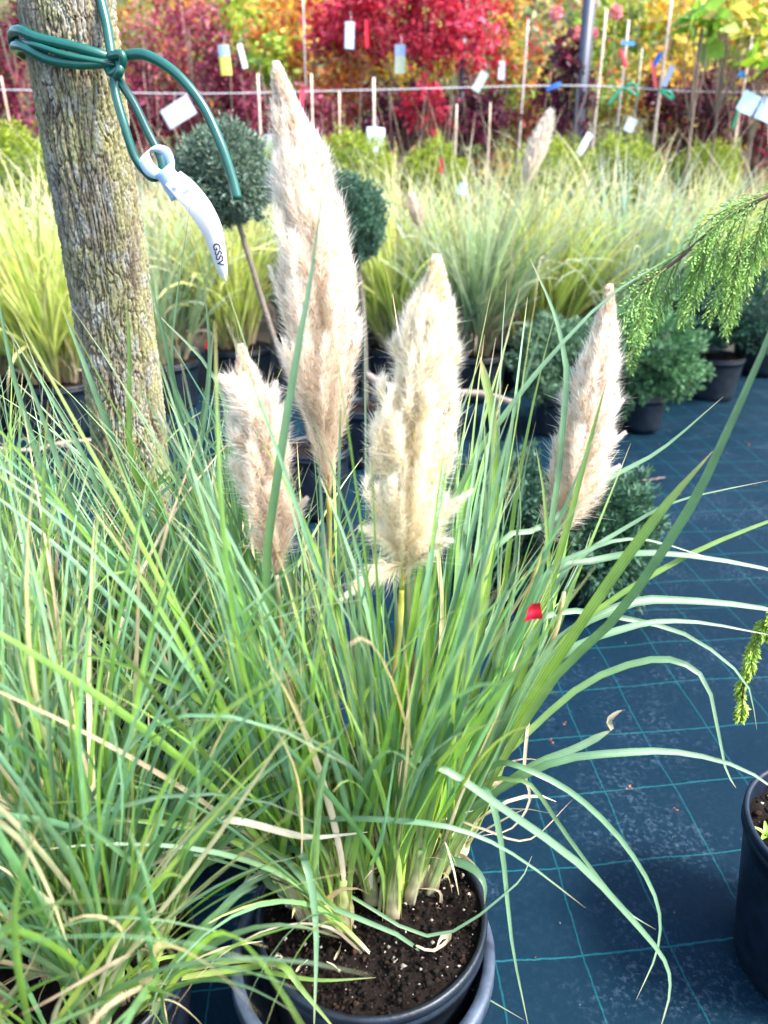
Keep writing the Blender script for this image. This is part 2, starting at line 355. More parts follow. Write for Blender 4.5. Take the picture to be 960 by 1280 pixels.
def clump(label, c, z, n, nsh, rad, Lr, bend, seed, group=None, mix=(.45, .3, .18, .07), S=13, extra=None, tilt=.42, nobj=265, filt=None, cap=None, spread=.55, bw=(.0075, .0125)):
    rg = np.random.default_rng(seed)
    t = thing('pampas_grass', label, 'pampas grass', (c[0], c[1], z), group)
    sh = make_shoots((c[0]+.015, c[1]+.045) if c is PC else c, z-.004, nsh, rad, rg, tilt)
    if extra: sh += extra
    sheaths(sh, t, rg)
    P, W, tw = gen_blades(int(n*1.7), sh, S, Lr, bend, rg, spread=spread, w=bw)
    k = ok_view(P)
    if filt is not None: k &= filt(P)
    P, W, tw = P[k][:n], W[k][:n], tw[k][:n]
    C = blade_cols(len(P), S, rg, mix)
    P[..., 2] = np.maximum(P[..., 2], .006)
    near = np.argsort(P[..., 1].mean(1)-P[..., 2].mean(1)*.5)
    a, b = near[:nobj], near[nobj:]
    leaf_objects(P[a], W[a], tw[a], C[a], t)
    if len(b):
        mb = MB(); add_ribbons(mb, P[b], W[b], tw[b], C[b]); mb.build('inner_foliage', M_leaf, t, kind='stuff')
    # dry litter at the base
    nd = 46 if c is not PA else 110; Pd, Wd, twd = gen_blades(nd, sh, 9, (.08, .26), (3, .5), rg, spread=1.2, w=(.003, .008)); Pd[..., 2] = np.maximum(Pd[..., 2], z+.004)
    mb = MB(); add_ribbons(mb, Pd, Wd, twd*2, blade_cols(nd, 9, rg, (0, 0, .1, .9))); mb.build('dry_litter', M_leaf, t, kind='stuff')
    return t
SZ = .283
def hero(pts, base=None, w=.009, pal=C_GREEN, parent=None, tw0=0., tw1=.4, tip=.55, gain=1.0, S=18, name='leaf'):
    P = [] if base is None else [np.array(base)]
    for (px, py, D) in pts: P.append(U(px, py, D))
    P = resample(P, S)[None]; W = blade_width(S, np.array([w]), tip*.75); tw = np.linspace(tw0, tw1, S)[None]
    C = ramp(np.linspace(0, 1, S), pal)[None]*(1+(gain-1)*.3)*.70
    m_ = MB(); add_ribbons(m_, P, W*1.12, tw*.7-.15, C, .2, face=True); m_.build(name, M_leaf, parent)

# the centre plant
ctr_extra = []
for (px, py, tx, ty) in ((500, 1125, 505, 1010), (515, 1115, 560, 1000), (540, 1090, 600, 960), (480, 1140, 492, 1040), (555, 1080, 640, 950), (400, 1150, 375, 1060), (410, 1165, 392, 1100), (430, 1160, 425, 1060), (525, 1100, 545, 1000), (548, 1088, 590, 1000), (535, 1112, 575, 1020), (512, 1130, 530, 1040), (490, 1140, 500, 1040), (560, 1072, 600, 985), (562, 1078, 612, 985), (572, 1070, 625, 975), (550, 1095, 592, 1010), (380, 1150, 352, 1085), (395, 1135, 372, 1050), (365, 1130, 335, 1070), (490, 1110, 470, 1000), (530, 1080, 560, 960), (450, 1110, 420, 1000), (505, 1090, 520, 980)):
    p = UH(px, py, SZ); q = U(tx, ty, p[1]+.02*(1 if ty < 1020 else -1)); ctr_extra.append((p, nrm(q-p)))
PLB = [(445, 590, 300, 725, .93), (484, 520, 700, 800, .86), (650, 684, 745, 782, .80), (335, 450, 80, 590, 1.04), (278, 375, 400, 690, .95), (678, 785, 330, 660, 1.08)]
def filt_ctr(P):   # the gap over the ground cover at the right stays open, only the placed arching leaves cross it
    v = P-np.array([0, 0, CAM_H]); zc = v[..., 1]*cP - v[..., 2]*sP; yc = v[..., 1]*sP + v[..., 2]*cP
    px = 480+F*v[..., 0]/zc; py = 640-F*yc/zc
    badl = ((px < 300-np.clip(900-py, 0, 500)*.25) & (py > 450)).sum(1) > 2
    bad = (px > 610+np.clip(1000-py, 0, 400)*.42) & (py > 430)
    low = (py > 1120)&(px > 330)
    inf = np.zeros(len(P), int)
    for (x0, x1, y0, y1, dd) in PLB: inf += ((px > x0) & (px < x1) & (py > y0) & (py < y1) & (P[..., 1] < dd)).sum(1)
    inf = inf*(np.random.default_rng(2).random(len(P)) < .9)
    return (bad.sum(1) <= 1) & (py.min(1) > 330) & (low.sum(1) < 4) & (inf < 1) & ~(badl & (np.random.default_rng(4).random(len(P)) < .85))
T0 = clump('pampas grass with four cream plumes growing in the centre pot', PC, SZ, 560, 10, .075, (.50, .92), (1.3, .20), 21, extra=ctr_extra, filt=filt_ctr, tilt=.3, mix=(.42, .16, .36, .06), spread=.35, bw=(.005, .0092))
bR = UH(545, 1095, SZ); bM = UH(505, 1120, SZ); bL = UH(420, 1150, SZ)
H = lambda pts, b=bR, **k: hero(pts, b, parent=T0, **k)
H([(590, 985, .86), (660, 880, .87), (745, 750, .88), (825, 640, .88), (891, 564, .88)], w=.0125, pal=C_LIME, tip=.35, gain=1.1)
H([(610, 980, .86), (690, 850, .85), (770, 770, .84), (855, 645, .82), (902, 552, .80), (965, 410, .78), (1000, 300, .77)], w=.0105, pal=C_GREEN, gain=1.2)
H([(600, 970, .88), (700, 805, .92), (830, 710, .95), (960, 652, .97), (1040, 630, .97)], w=.007, pal=C_LIME)
H([(590, 950, .86), (675, 735, .92), (750, 700, .95), (830, 692, .95), (960, 712, .95), (1030, 740, .93)], w=.009, pal=C_BLUE, gain=1.3, tw0=.6)
H([(580, 930, .86), (665, 740, .90), (730, 690, .92), (800, 674, .93), (895, 700, .92)], w=.006, pal=C_BLUE, gain=1.5)
H([(600, 960, .86), (690, 810, .92), (780, 757, .96), (850, 751, .98), (960, 762, .98), (1040, 790, .96)], w=.012, pal=C_BLUE, gain=1.4, tw0=.5)
H([(600, 960, .86), (660, 800, .92), (700, 765, .95), (775, 772, .97), (860, 795, .97), (930, 850, .95), (946, 912, .94)], w=.0075, pal=C_BLUE, gain=1.5)
H([(590, 990, .86), (660, 915, .88), (730, 855, .90), (800, 827, .91), (850, 828, .90), (885, 860, .88), (905, 955, .84), (920, 985, .82)], w=.0085, pal=C_GREEN, gain=1.3)
H([(600, 960, .86), (690, 830, .92), (780, 786, .95), (860, 777, .96), (970, 795, .95)], w=.0095, pal=C_BLUE, gain=1.3, tw0=.6)
H([(560, 1040, .84), (620, 990, .83), (695, 952, .82), (780, 941, .82), (850, 941, .82), (930, 962, .80), (1000, 1010, .76)], w=.009, pal=C_BLUE, gain=1.4, tw0=.6)
hero([(390, 1010, .80), (440, 940, .78), (500, 942, .74), (560, 965, .72), (620, 1005, .71), (720, 1077, .70), (790, 1150, .69), (830, 1200, .68), (837, 1240, .66), (824, 1290, .63)], bL, w=.0085, pal=C_BLUE, parent=T0, gain=1.4, tw0=.8, tw1=.2, S=26)
H([(590, 990, .84), (620, 955, .82), (660, 962, .80), (720, 995, .79), (780, 1055, .78), (820, 1125, .76), (822, 1185, .73), (795, 1250, .69)], w=.007, pal=C_BLUE, gain=1.5, S=24)
H([(600, 985, .84), (640, 975, .82), (667, 985, .81), (705, 1040, .80), (750, 1100, .79), (785, 1140, .78), (820, 1162, .76)], w=.0055, pal=C_GREEN, gain=1.2)
H([(575, 1010, .84), (595, 985, .82), (612, 995, .80), (627, 1060, .78), (640, 1180, .74), (662, 1290, .70)], w=.008, pal=C_BLUE, gain=1.6)
hero([(340, 1040, .76), (400, 1025, .72), (480, 1025, .70), (570, 1036, .69), (645, 1070, .69), (732, 1135, .70)], U(300, 1120, .78), w=.0060, pal=C_BLUE, parent=T0, gain=1.4, tw0=.8)
H([(600, 1010, .84), (660, 960, .84), (720, 935, .85), (765, 912, .86)], w=.009, pal=C_GREEN, gain=1.3, tip=.15)
hero([(765, 912, .86), (762, 900, .862), (775, 890, .865), (782, 887, .868)], None, w=.007, pal=C_DEAD, parent=T0, tw0=0, tw1=3, S=9)
hero([(600, 720, .95), (680, 658, 1.0), (755, 602, 1.04), (825, 563, 1.06), (904, 496, 1.07)], bM, w=.0075, pal=C_BLUE, parent=T0, gain=1.5)
hero([(575, 950, .86), (600, 800, .90), (617, 640, .93), (616, 530, .94), (600, 446, .95)], bM, w=.0095, pal=C_LIME, parent=T0, tip=.06)
hero([(600, 950, .88), (680, 700, .98), (706, 500, 1.03), (704, 440, 1.04), (690, 385, 1.05), (662, 322, 1.06)], bR, w=.008, pal=C_BLUE, parent=T0, gain=1.4)
hero([(400, 1020, .78), (352, 850, .78), (333, 720, .78), (348, 590, .78), (372, 440, .79), (388, 350, .80), (405, 225, .81)], bL, w=.0085, pal=C_GREEN, parent=T0, gain=1.2)
hero([(500, 900, .86), (540, 700, .92), (590, 580, .96), (630, 520, .98), (680, 455, 1.0), (760, 372, 1.03), (845, 318, 1.05)], bM, w=.0070, pal=C_GREEN, parent=T0, gain=1.6)
hero([(470, 900, .86), (420, 800, .90), (380, 740, .93), (350, 690, .96)], bM, w=.005, pal=C_DEAD, parent=T0)
hero([(490, 980, .90), (460, 900, .92), (410, 790, .96), (372, 690, 1.0)], bM, w=.006, pal=[(0, (.5, .3, .1)), (1, (.55, .30, .08))], parent=T0)
H([(590, 1010, .86), (650, 900, .90), (672, 850, .93), (688, 800, .95), (682, 640, .99), (670, 560, 1.0)], w=.009, pal=C_LIME)
H([(585, 1010, .86), (650, 850, .90), (700, 690, .91), (735, 560, .92), (760, 470, .92)], w=.0085, pal=C_LIME, gain=1.1)
H([(590, 1000, .86), (655, 820, .92), (690, 740, .95), (720, 700, .97), (790, 655, 1.0), (850, 625, 1.0), (965, 600, 1.0)], w=.0065, pal=C_BLUE, gain=1.5)
H([(560, 1045, .84), (590, 990, .86), (650, 975, .87), (680, 960, .88)], w=.008, pal=C_DEAD, tw1=2)
H([(560, 1045, .84), (610, 975, .86), (650, 950, .87), (700, 955, .88)], w=.006, pal=C_DEAD, tw1=2.5)
H([(565, 1035, .84), (640, 925, .88), (660, 890, .89), (655, 960, .86), (662, 1000, .84), (640, 1035, .82), (600, 1045, .80)], w=.0045, pal=C_DEAD, S=22)
H([(565, 1030, .84), (600, 1035, .82), (660, 1050, .80), (715, 1000, .84)], w=.003, pal=C_DEAD)
hero([(520, 1080, .84), (560, 1075, .82), (590, 1085, .80), (605, 1105, .78), (606, 1130, .77)], bM, w=.011, pal=C_BLUE, parent=T0, gain=1.4)
hero([(520, 1180, .80), (545, 1145, .80), (550, 1115, .80), (520, 1110, .81)], UH(500, 1150, SZ), w=.005, pal=C_DEAD, parent=T0)
hero([(520, 1140, .80), (560, 1120, .82)], UH(485, 1130, SZ), w=.004, pal=C_DEAD, parent=T0, S=8)
# thick dry culm lying out of the pot to the right
mb = MB(); P = resample([UH(535, 1085, SZ), U(560, 1020, .88), U(600, 960, .90), U(640, 890, .92), U(690, 800, .94), U(705, 740, .95)], 20)
tube(mb, P, np.linspace(.011, .003, 20), 10, ramp(np.linspace(0, 1, 20), [(0, (.45, .30, .18)), (.15, (.58, .46, .32)), (.5, (.50, .36, .2)), (1, (.5, .42, .2))])); mb.build('dry_culm', M_leaf, T0)

# left plants
def filt_left(P):
    v = P-np.array([0, 0, CAM_H]); zc = v[..., 1]*cP - v[..., 2]*sP; yc = v[..., 1]*sP + v[..., 2]*cP
    px = 480+F*v[..., 0]/zc; py = 640-F*yc/zc
    lim = np.interp(px, [0, 120, 200, 330, 420], [470, 560, 560, 470, 560])
    a = ((px > 420) & (py > 700)).sum(1) < 2
    for (x0, x1, y0, y1, dd) in PLB:
        inf = ((px > x0) & (px < x1) & (py > y0) & (py < y1) & (P[..., 1] < dd)).sum(1)
        a = a & ((inf < 1) | (np.random.default_rng(3).random(len(P)) < .12))
    return a & ((py - lim).min(1) > -95*np.random.default_rng(5).random(len(P))**2) & (((px > 330)&(py < 640)).sum(1) < 3)
TA = clump('pampas grass clump without plumes at the bottom left, nearest the camera', PA, .263, 720, 34, .14, (.36, .84), (1.5, .30), 31, mix=(.38, .20, .28, .14), tilt=.5, bw=(.004, .008), spread=.8, filt=filt_left)
TB = clump('pampas grass clump without plumes just right of the tree trunk', PB, .263, 640, 24, .12, (.60, 1.02), (1.4, .17), 41, mix=(.44, .30, .22, .04), filt=filt_left, tilt=.26, bw=(.0045, .0082), spread=.7)
TD = clump('pampas grass clump without plumes at the left edge beside the tree trunk', PD, .263, 640, 24, .12, (.55, 1.0), (1.4, .20), 51, mix=(.42, .34, .20, .04), filt=filt_left, tilt=.30, bw=(.0045, .0082), spread=.7)
rg = np.random.default_rng(66)
shl = [(np.array([PC[0]-.07+.02*k, PC[1]-.02*k, SZ]), nrm(np.array([-.4, -.05*k, .8]))) for k in range(4)]
P_, W_, t_ = gen_blades(20, shl, 13, (.28, .55), (3, .38), rg, spread=.6, w=(.0045, .008)); kk = ok_view(P_) & (P_[..., 0].max(1) < .02); P_[..., 2] = np.maximum(P_[..., 2], .02)
leaf_objects(P_[kk], W_[kk], t_[kk], blade_cols(kk.sum(), 13, rg, (.4, .25, .2, .15)), T0)
HL = lambda pts, b, p=TA, **k: hero(pts, b, parent=p, **k)
bA = np.array([PA[0], PA[1], .27]); bA2 = np.array([PA[0]+.06, PA[1]-.05, .27]); bB = np.array([PB[0], PB[1], .27]); bD = np.array([PD[0], PD[1], .27])
HL([(240, 1070, .80), (200, 960, .82), (150, 850, .84), (80, 765, .86), (0, 712, .88), (-60, 690, .9)], bA2, w=.009, pal=C_GREEN, gain=1.4)
HL([(300, 1000, .95), (240, 890, .93), (150, 858, .92), (60, 842, .92), (-30, 832, .92)], bA, w=.0085, pal=C_BLUE, gain=1.4, tw0=.6)
hero([(65, 1105, .72), (125, 1101, .70), (200, 1075, .69), (260, 1030, .69), (300, 1027, .69), (345, 1038, .70), (390, 1047, .71), (460, 1040, .73)], None, w=.0075, pal=[(0, (.62, .55, .45)), (1, (.66, .62, .48))], parent=TA, tw0=.9, tw1=.5, tip=.3)
hero([(-20, 1290, .60), (0, 1262, .62), (65, 1180, .66), (150, 1082, .70), (225, 1005, .76), (280, 955, .82)], None, w=.0075, pal=[(0, (.50, .44, .22)), (.5, (.30, .40, .16)), (1, (.22, .36, .14))], parent=TA, tip=.4)
hero([(340, 1085, .76), (400, 1072, .78), (300, 1115, .71), (215, 1220, .66), (180, 1300, .63)][::-1][:0] or [(180, 1300, .63), (215, 1220, .66), (280, 1135, .70), (340, 1085, .74), (400, 1072, .78)], None, w=.0095, pal=C_BLUE, parent=TA, tip=.3, gain=1.2, tw0=.6)
hero([(0, 1150, .70), (90, 1090, .74), (180, 1010, .78), (250, 930, .84)], None, w=.0085, pal=C_BLUE, parent=TA, tip=.3, gain=1.3)
hero([(330, 1100, .78), (360, 1062, .74), (382, 1078, .70), (395, 1160, .66), (392, 1300, .60)], bL, w=.0085, pal=C_BLUE, parent=T0, gain=1.3, tip=.4)
hero([(150, 885, .90), (220, 836, .92), (270, 796, .94), (320, 788, .96)], None, w=.007, pal=C_BLUE, parent=TA, gain=1.6, tip=.3)
hero([(95, 920, .80), (70, 790, .80), (55, 640, .80), (60, 500, .82)], bA, w=.0075, pal=C_LIME, parent=TA)
hero([(110, 1100, .86), (60, 960, .80), (20, 880, .78), (-30, 800, .75)], bA, w=.010, pal=C_GREEN, parent=TA, gain=1.3)
hero([(300, 1200, .72), (340, 1215, .68), (400, 1225, .66), (470, 1222, .66)], bA2, w=.0055, pal=C_LIME, parent=TA)
hero([(300, 1210, .70), (350, 1205, .66), (380, 1240, .64), (430, 1300, .62)], bA2, w=.008, pal=C_LIME, parent=TA)
hero([(200, 1120, .74), (280, 1070, .72), (340, 1060, .72), (410, 1130, .72), (500, 1170, .73), (580, 1230, .73), (655, 1275, .74)], bA2, w=.0065, pal=C_GREEN, parent=TA, gain=1.3)
hero([(240, 1030, .84), (320, 1080, .80), (420, 1110, .76), (540, 1170, .73), (640, 1110, .76), (665, 1070, .79)], None, w=.004, pal=C_GREEN, parent=TA, gain=1.2)
for (b, pts, wd, pl) in ((bB, [(230, 760, 1.16), (160, 600, 1.15), (130, 520, 1.14), (100, 440, 1.14), (78, 385, 1.14)], .009, C_BLUE),
                        (bB, [(290, 800, 1.15), (300, 620, 1.14), (272, 480, 1.14), (190, 385, 1.14)], .008, C_BLUE),
                        (bB, [(280, 800, 1.15), (240, 600, 1.13), (205, 420, 1.12), (180, 330, 1.12)], .007, C_GREEN),
                        (bB, [(260, 800, 1.15), (200, 640, 1.12), (165, 580, 1.10), (162, 440, 1.10), (158, 372, 1.10)], .0085, C_LIME),
                        (bB, [(300, 760, 1.15), (290, 600, 1.15), (235, 520, 1.15), (215, 440, 1.15), (240, 240, 1.16)], .0055, C_BLUE),
                        (bB, [(250, 800, 1.12), (245, 600, 1.12), (262, 460, 1.12), (255, 350, 1.12)], .008, C_BLUE),
                        (bB, [(200, 900, 1.10), (190, 760, 1.05), (250, 560, 1.02), (268, 400, 1.02)], .009, C_BLUE),
                        (bD, [(120, 820, 1.10), (70, 640, 1.08), (20, 480, 1.08), (-10, 330, 1.08)], .009, C_BLUE),
                        (bD, [(150, 900, 1.10), (110, 700, 1.05), (60, 540, 1.05), (10, 410, 1.05)], .009, C_GREEN),
                        (bD, [(110, 820, 1.12), (130, 660, 1.10), (100, 560, 1.10), (0, 395, 1.10)], .0085, C_BLUE),
                        (bD, [(90, 820, 1.12), (60, 700, 1.05), (20, 600, 1.0), (-30, 545, .98)], .009, C_BLUE)):
    hero(pts, b, w=wd, pal=pl, parent=(TB if b is bB else TD), gain=1.25)

# ------------------------------------------------------------------ plumes
def plume(axis_px, D0, D1, prof, nb, nh, seed, cols, parent, stalk, label, spurs=(), stcol=(.45, .38, .07), lowtan=.9):
    """axis from the base to the tip; prof: (y px, centre x px, half width px)"""
    rg = np.random.default_rng(seed)
    prof = sorted(prof, key=lambda a: -a[0]); ysx = np.array([a[0] for a in prof], float); tt = (ysx[0]-ysx)/(ysx[0]-ysx[-1])
    Dn = np.interp(tt, [0, 1], [D0, D1]); AX = np.array([U(a[1], a[0], d) for a, d in zip(prof, Dn)])
    zc = AX[:, 1]*cP + (CAM_H-AX[:, 2])*sP; RW = np.array([a[2] for a in prof])*1.12*zc/F
    ax = lambda t: np.stack([np.interp(t, tt, AX[:, i]) for i in range(3)], -1); rw = lambda t: np.interp(t, tt, RW)
    Ltot = np.linalg.norm(AX[-1]-AX[0]); axd = nrm(AX[-1]-AX[0]); e1 = nrm(np.cross(axd, [0, 1., .05])); e2 = np.cross(axd, e1)
    # stalk and rachis
    mb = MB(); SP = resample([np.array(stalk[0])] + [U(*q) for q in stalk[1:]] + [AX[0]], 22)
    tube(mb, SP, np.linspace(.0052, .0036, 22), 8, ramp(np.linspace(0, 1, 22), [(0, (.42, .36, .16)), (.5, (.42, .33, .2) if stcol[0] < .4 else (.44, .36, .14)), (1, stcol)]))
    so = mb.build('stalk', M_leaf, parent)
    mb = MB(); tr = np.linspace(0, .97, 24); tube(mb, ax(tr), np.linspace(.0036, .0007, 24), 6, ramp(tr, [(0, stcol), (.35, stcol), (1, (.6, .5, .36))])); mb.build('rachis', M_leaf, so)
    # branchlets
    J = 12; s = np.linspace(0, 1, J)
    t0 = np.sort(rg.random(nb)**.9*.93); dt = np.clip(rg.uniform(.10, .20, nb)+.04*(1-t0), 0, .995-t0)
    az = np.arange(nb)*2.399963+rg.normal(0, .4, nb); q = rg.uniform(.25, 1.0, nb)**.6*np.where((rg.random(nb) < .16) & (t0 < .75), rg.uniform(1.04, 1.22, nb), .96)
    Pb = np.zeros((nb, J, 3)); T_ = t0[:, None]+dt[:, None]*s[None]
    rad = q[:, None]*rw(T_)*np.sin(np.minimum(s[None]*1.25, 1)*PI/2)**.9
    Pb = ax(T_) + rad[..., None]*(np.cos(az)[:, None, None]*e1 + np.sin(az)[:, None, None]*e2)
    Pb[..., 2] -= (rad*.10*s[None]**2)
    spl = []
    for (x0, y0, x1, y1, dd) in spurs:
        a = U(x0, y0, D0+dd*.2); b = U(x1, y1, D0+dd); m_ = (a+b)/2+np.array([0, 0, .008]); spl.append(resample([a, m_, b], J))
    nsp = 0
    if spl:
        Pb = np.concatenate([Pb, np.repeat(np.array(spl), 4, 0)]); nsp = len(spl)*4
    nb2 = len(Pb); Tb = nrm(np.gradient(Pb, axis=1))
    # hairs
    bi = rg.integers(0, nb, nh)
    if nsp: bi[:nsp*430] = rg.integers(nb, nb2, nsp*430)
    u = rg.random(nh)**.9*(J-1.001); i0 = u.astype(int); f = (u-i0)[:, None]
    root = Pb[bi, i0]*(1-f)+Pb[bi, i0+1]*f; td = Tb[bi, i0]
    lift = u/(J-1)
    rv = nrm(rg.normal(0, 1, (nh, 3))); rv = nrm(rv-(rv*td).sum(1, keepdims=True)*td)
    sp = (rg.uniform(.15, 1.15, nh)*(1-.45*lift))[:, None]; d = nrm(td*(1-sp*.4)+rv*sp + np.array([0, 0, .05]))
    lift = u/(J-1)
    tn_ = np.append(t0+dt*.9, np.full(nsp, .3))[bi]; topf = np.clip((1.02-tn_)/.22, .22, 1); hl = rg.uniform(.009, .027, nh)*(1-.55*lift**2)*topf*np.where(bi >= nb, 1.5*(1.05-lift)+.2, 1.0)
    hl = hl*np.where(rg.random(nh) < .10, 1.7, 1.0)
    root = root + rv*rg.uniform(0, .0025, nh)[:, None]
    mid = root+d*hl[:, None]*.5; tipd = nrm(d + td*.35 + np.array([0, 0, -.22]) + rg.normal(0, .12, (nh, 3))); tip = mid+tipd*hl[:, None]*.5
    wv = nrm(np.cross(d, rg.normal(0, 1, (nh, 3)))); wd = rg.uniform(.00015, .00031, nh)[:, None]
    # spikelet bodies: a share of the roots carry a short broad tan scale
    V = np.stack([root-wv*wd, root+wv*wd, mid+wv*wd*.8, mid-wv*wd*.8, tip], 1)
    fb = np.arange(nh)[:, None]*5
    tone = np.clip(.5+.5*(vnoise(root*35, seed)-.5)*2+rg.normal(0, .18, nh), 0, 1)[:, None]
    tb = ((u/(J-1))[:, None])
    cols = [np.array(cols[0])**.60, np.array(cols[1])**.60, np.array(cols[2]), np.array(cols[3])**.85]; c_r = np.array(cols[0])*(1-tone)+np.array(cols[1])*tone; c_t = np.array(cols[2]); 
    c_m = c_r*(1-.42-.5*tb)+c_t*(.42+.5*tb)
    lo = (np.clip(1-np.append(t0, np.full(nsp, .6))[bi]/.30, 0, 1)*lowtan)[:, None]; c_m = c_m*(1-lo)+c_r*lo; c_t = c_t*(1-lo*.6)+c_r*lo*.6
    CC = np.stack([c_r, c_r, c_m, c_m, c_m*.3+c_t*.7], 1)
    mb = MB(); mb.add(V, [fb+np.array([[0, 1, 2, 3]]), fb+np.array([[3, 2, 4]])], CC.reshape(-1, 3))
    # branchlet axes
    for k in range(nb): pass
    Wb = np.full((nb2, J), .0007)*np.linspace(1, .3, J)[None]
    add_ribbons(mb, Pb, Wb, np.zeros((nb2, J)), np.tile(np.array(cols[1]), (nb2, J, 1)))
    # spikelets
    ns = nh//12; bi = rg.integers(0, nb2, ns); u = rg.random(ns)*(J-1.001)*.72; i0 = u.astype(int); f = (u-i0)[:, None]
    root = Pb[bi, i0]*(1-f)+Pb[bi, i0+1]*f; td = Tb[bi, i0]; rv = nrm(rg.normal(0, 1, (ns, 3))); d = nrm(td+rv*.5)
    L_ = rg.uniform(.005, .011, ns)[:, None]; wv = nrm(np.cross(d, rg.normal(0, 1, (ns, 3))))*rg.uniform(.0004, .0009, ns)[:, None]; root = root+rv*.001
    V = np.stack([root, root+d*L_*.4+wv, root+d*L_, root+d*L_*.4-wv], 1)
    mb.add(V, (np.arange(ns)[:, None]*4+np.array([[0, 1, 2, 3]])), np.repeat(np.array(cols[3])*rg.uniform(.7, 1.2, (ns, 1)), 4, 0))
    mb.build('plume', M_hair, so, kind='stuff', label=label)
white = (.98, .945, .875)
plume(None, 1.0, 1.03, [(75, 345, 1.5), (100, 350, 9), (150, 363, 20), (200, 373, 31), (250, 382, 37), (300, 392, 42), (350, 398, 46), (400, 403, 46), (450, 405, 41), (500, 408, 32), (550, 410, 22), (600, 411, 9), (622, 411, 3)],
      290, 90000, 3, [(.66, .46, .29), (.84, .66, .48), white, (.55, .33, .18)], T0, [UH(470, 1100, SZ), (450, 950, .93), (416, 740, .98)], 'tallest plume, white and silky, rising into the red maples',
      spurs=[(388, 500, 336, 332, .0), (392, 520, 345, 425, .02)])
plume(None, .87, .90, [(318, 546, 1.5), (345, 546, 12), (385, 538, 27), (430, 531, 38), (480, 524, 46), (540, 517, 52), (600, 514, 54), (650, 512, 48), (690, 508, 36), (720, 504, 20), (737, 502, 5)],
      290, 90000, 4, [(.76, .58, .30), (.88, .74, .50), (.985, .955, .86), (.66, .48, .20)], T0, [UH(495, 1110, SZ), (490, 900, .84), (500, 780, .86)], 'broad cream plume in the centre with a yellow stem and a stray side spray', 
      spurs=[(500, 706, 426, 750, -.05), (520, 690, 590, 612, .01), (515, 705, 565, 675, -.03), (500, 690, 450, 660, -.02)], stcol=(.52, .46, .04), lowtan=.0)
plume(None, .90, .93, [(430, 301, 1.2), (450, 304, 6), (475, 306, 20), (510, 315, 30), (550, 322, 33), (600, 329, 33), (650, 337, 28), (690, 343, 15), (718, 345, 4)],
      190, 56000, 5, [(.66, .44, .28), (.84, .64, .48), (.975, .92, .84), (.60, .34, .17)], T0, [UH(415, 1120, SZ), (385, 960, .86), (357, 820, .89)], 'smallest plume, pinkish beige, leftmost of the four, with a brown tip',
      spurs=[(345, 690, 384, 622, .0), (318, 520, 275, 470, .0), (335, 560, 345, 478, .0)], stcol=(.42, .32, .2))
plume(None, 1.03, 1.06, [(355, 763, 1.2), (385, 760, 8), (420, 754, 17), (460, 747, 26), (500, 739, 33), (550, 731, 35), (600, 721, 32), (640, 706, 23), (670, 690, 11), (684, 681, 4)],
      210, 62000, 6, [(.68, .48, .30), (.84, .64, .46), white, (.60, .37, .19)], T0, [UH(540, 1085, SZ), (605, 900, .93), (665, 730, 1.0)], 'slender peach white plume at the right of the plant',
      spurs=[(712, 610, 782, 540, .02), (705, 640, 775, 582, .0), (700, 655, 735, 620, .0), (725, 560, 778, 500, .02)])

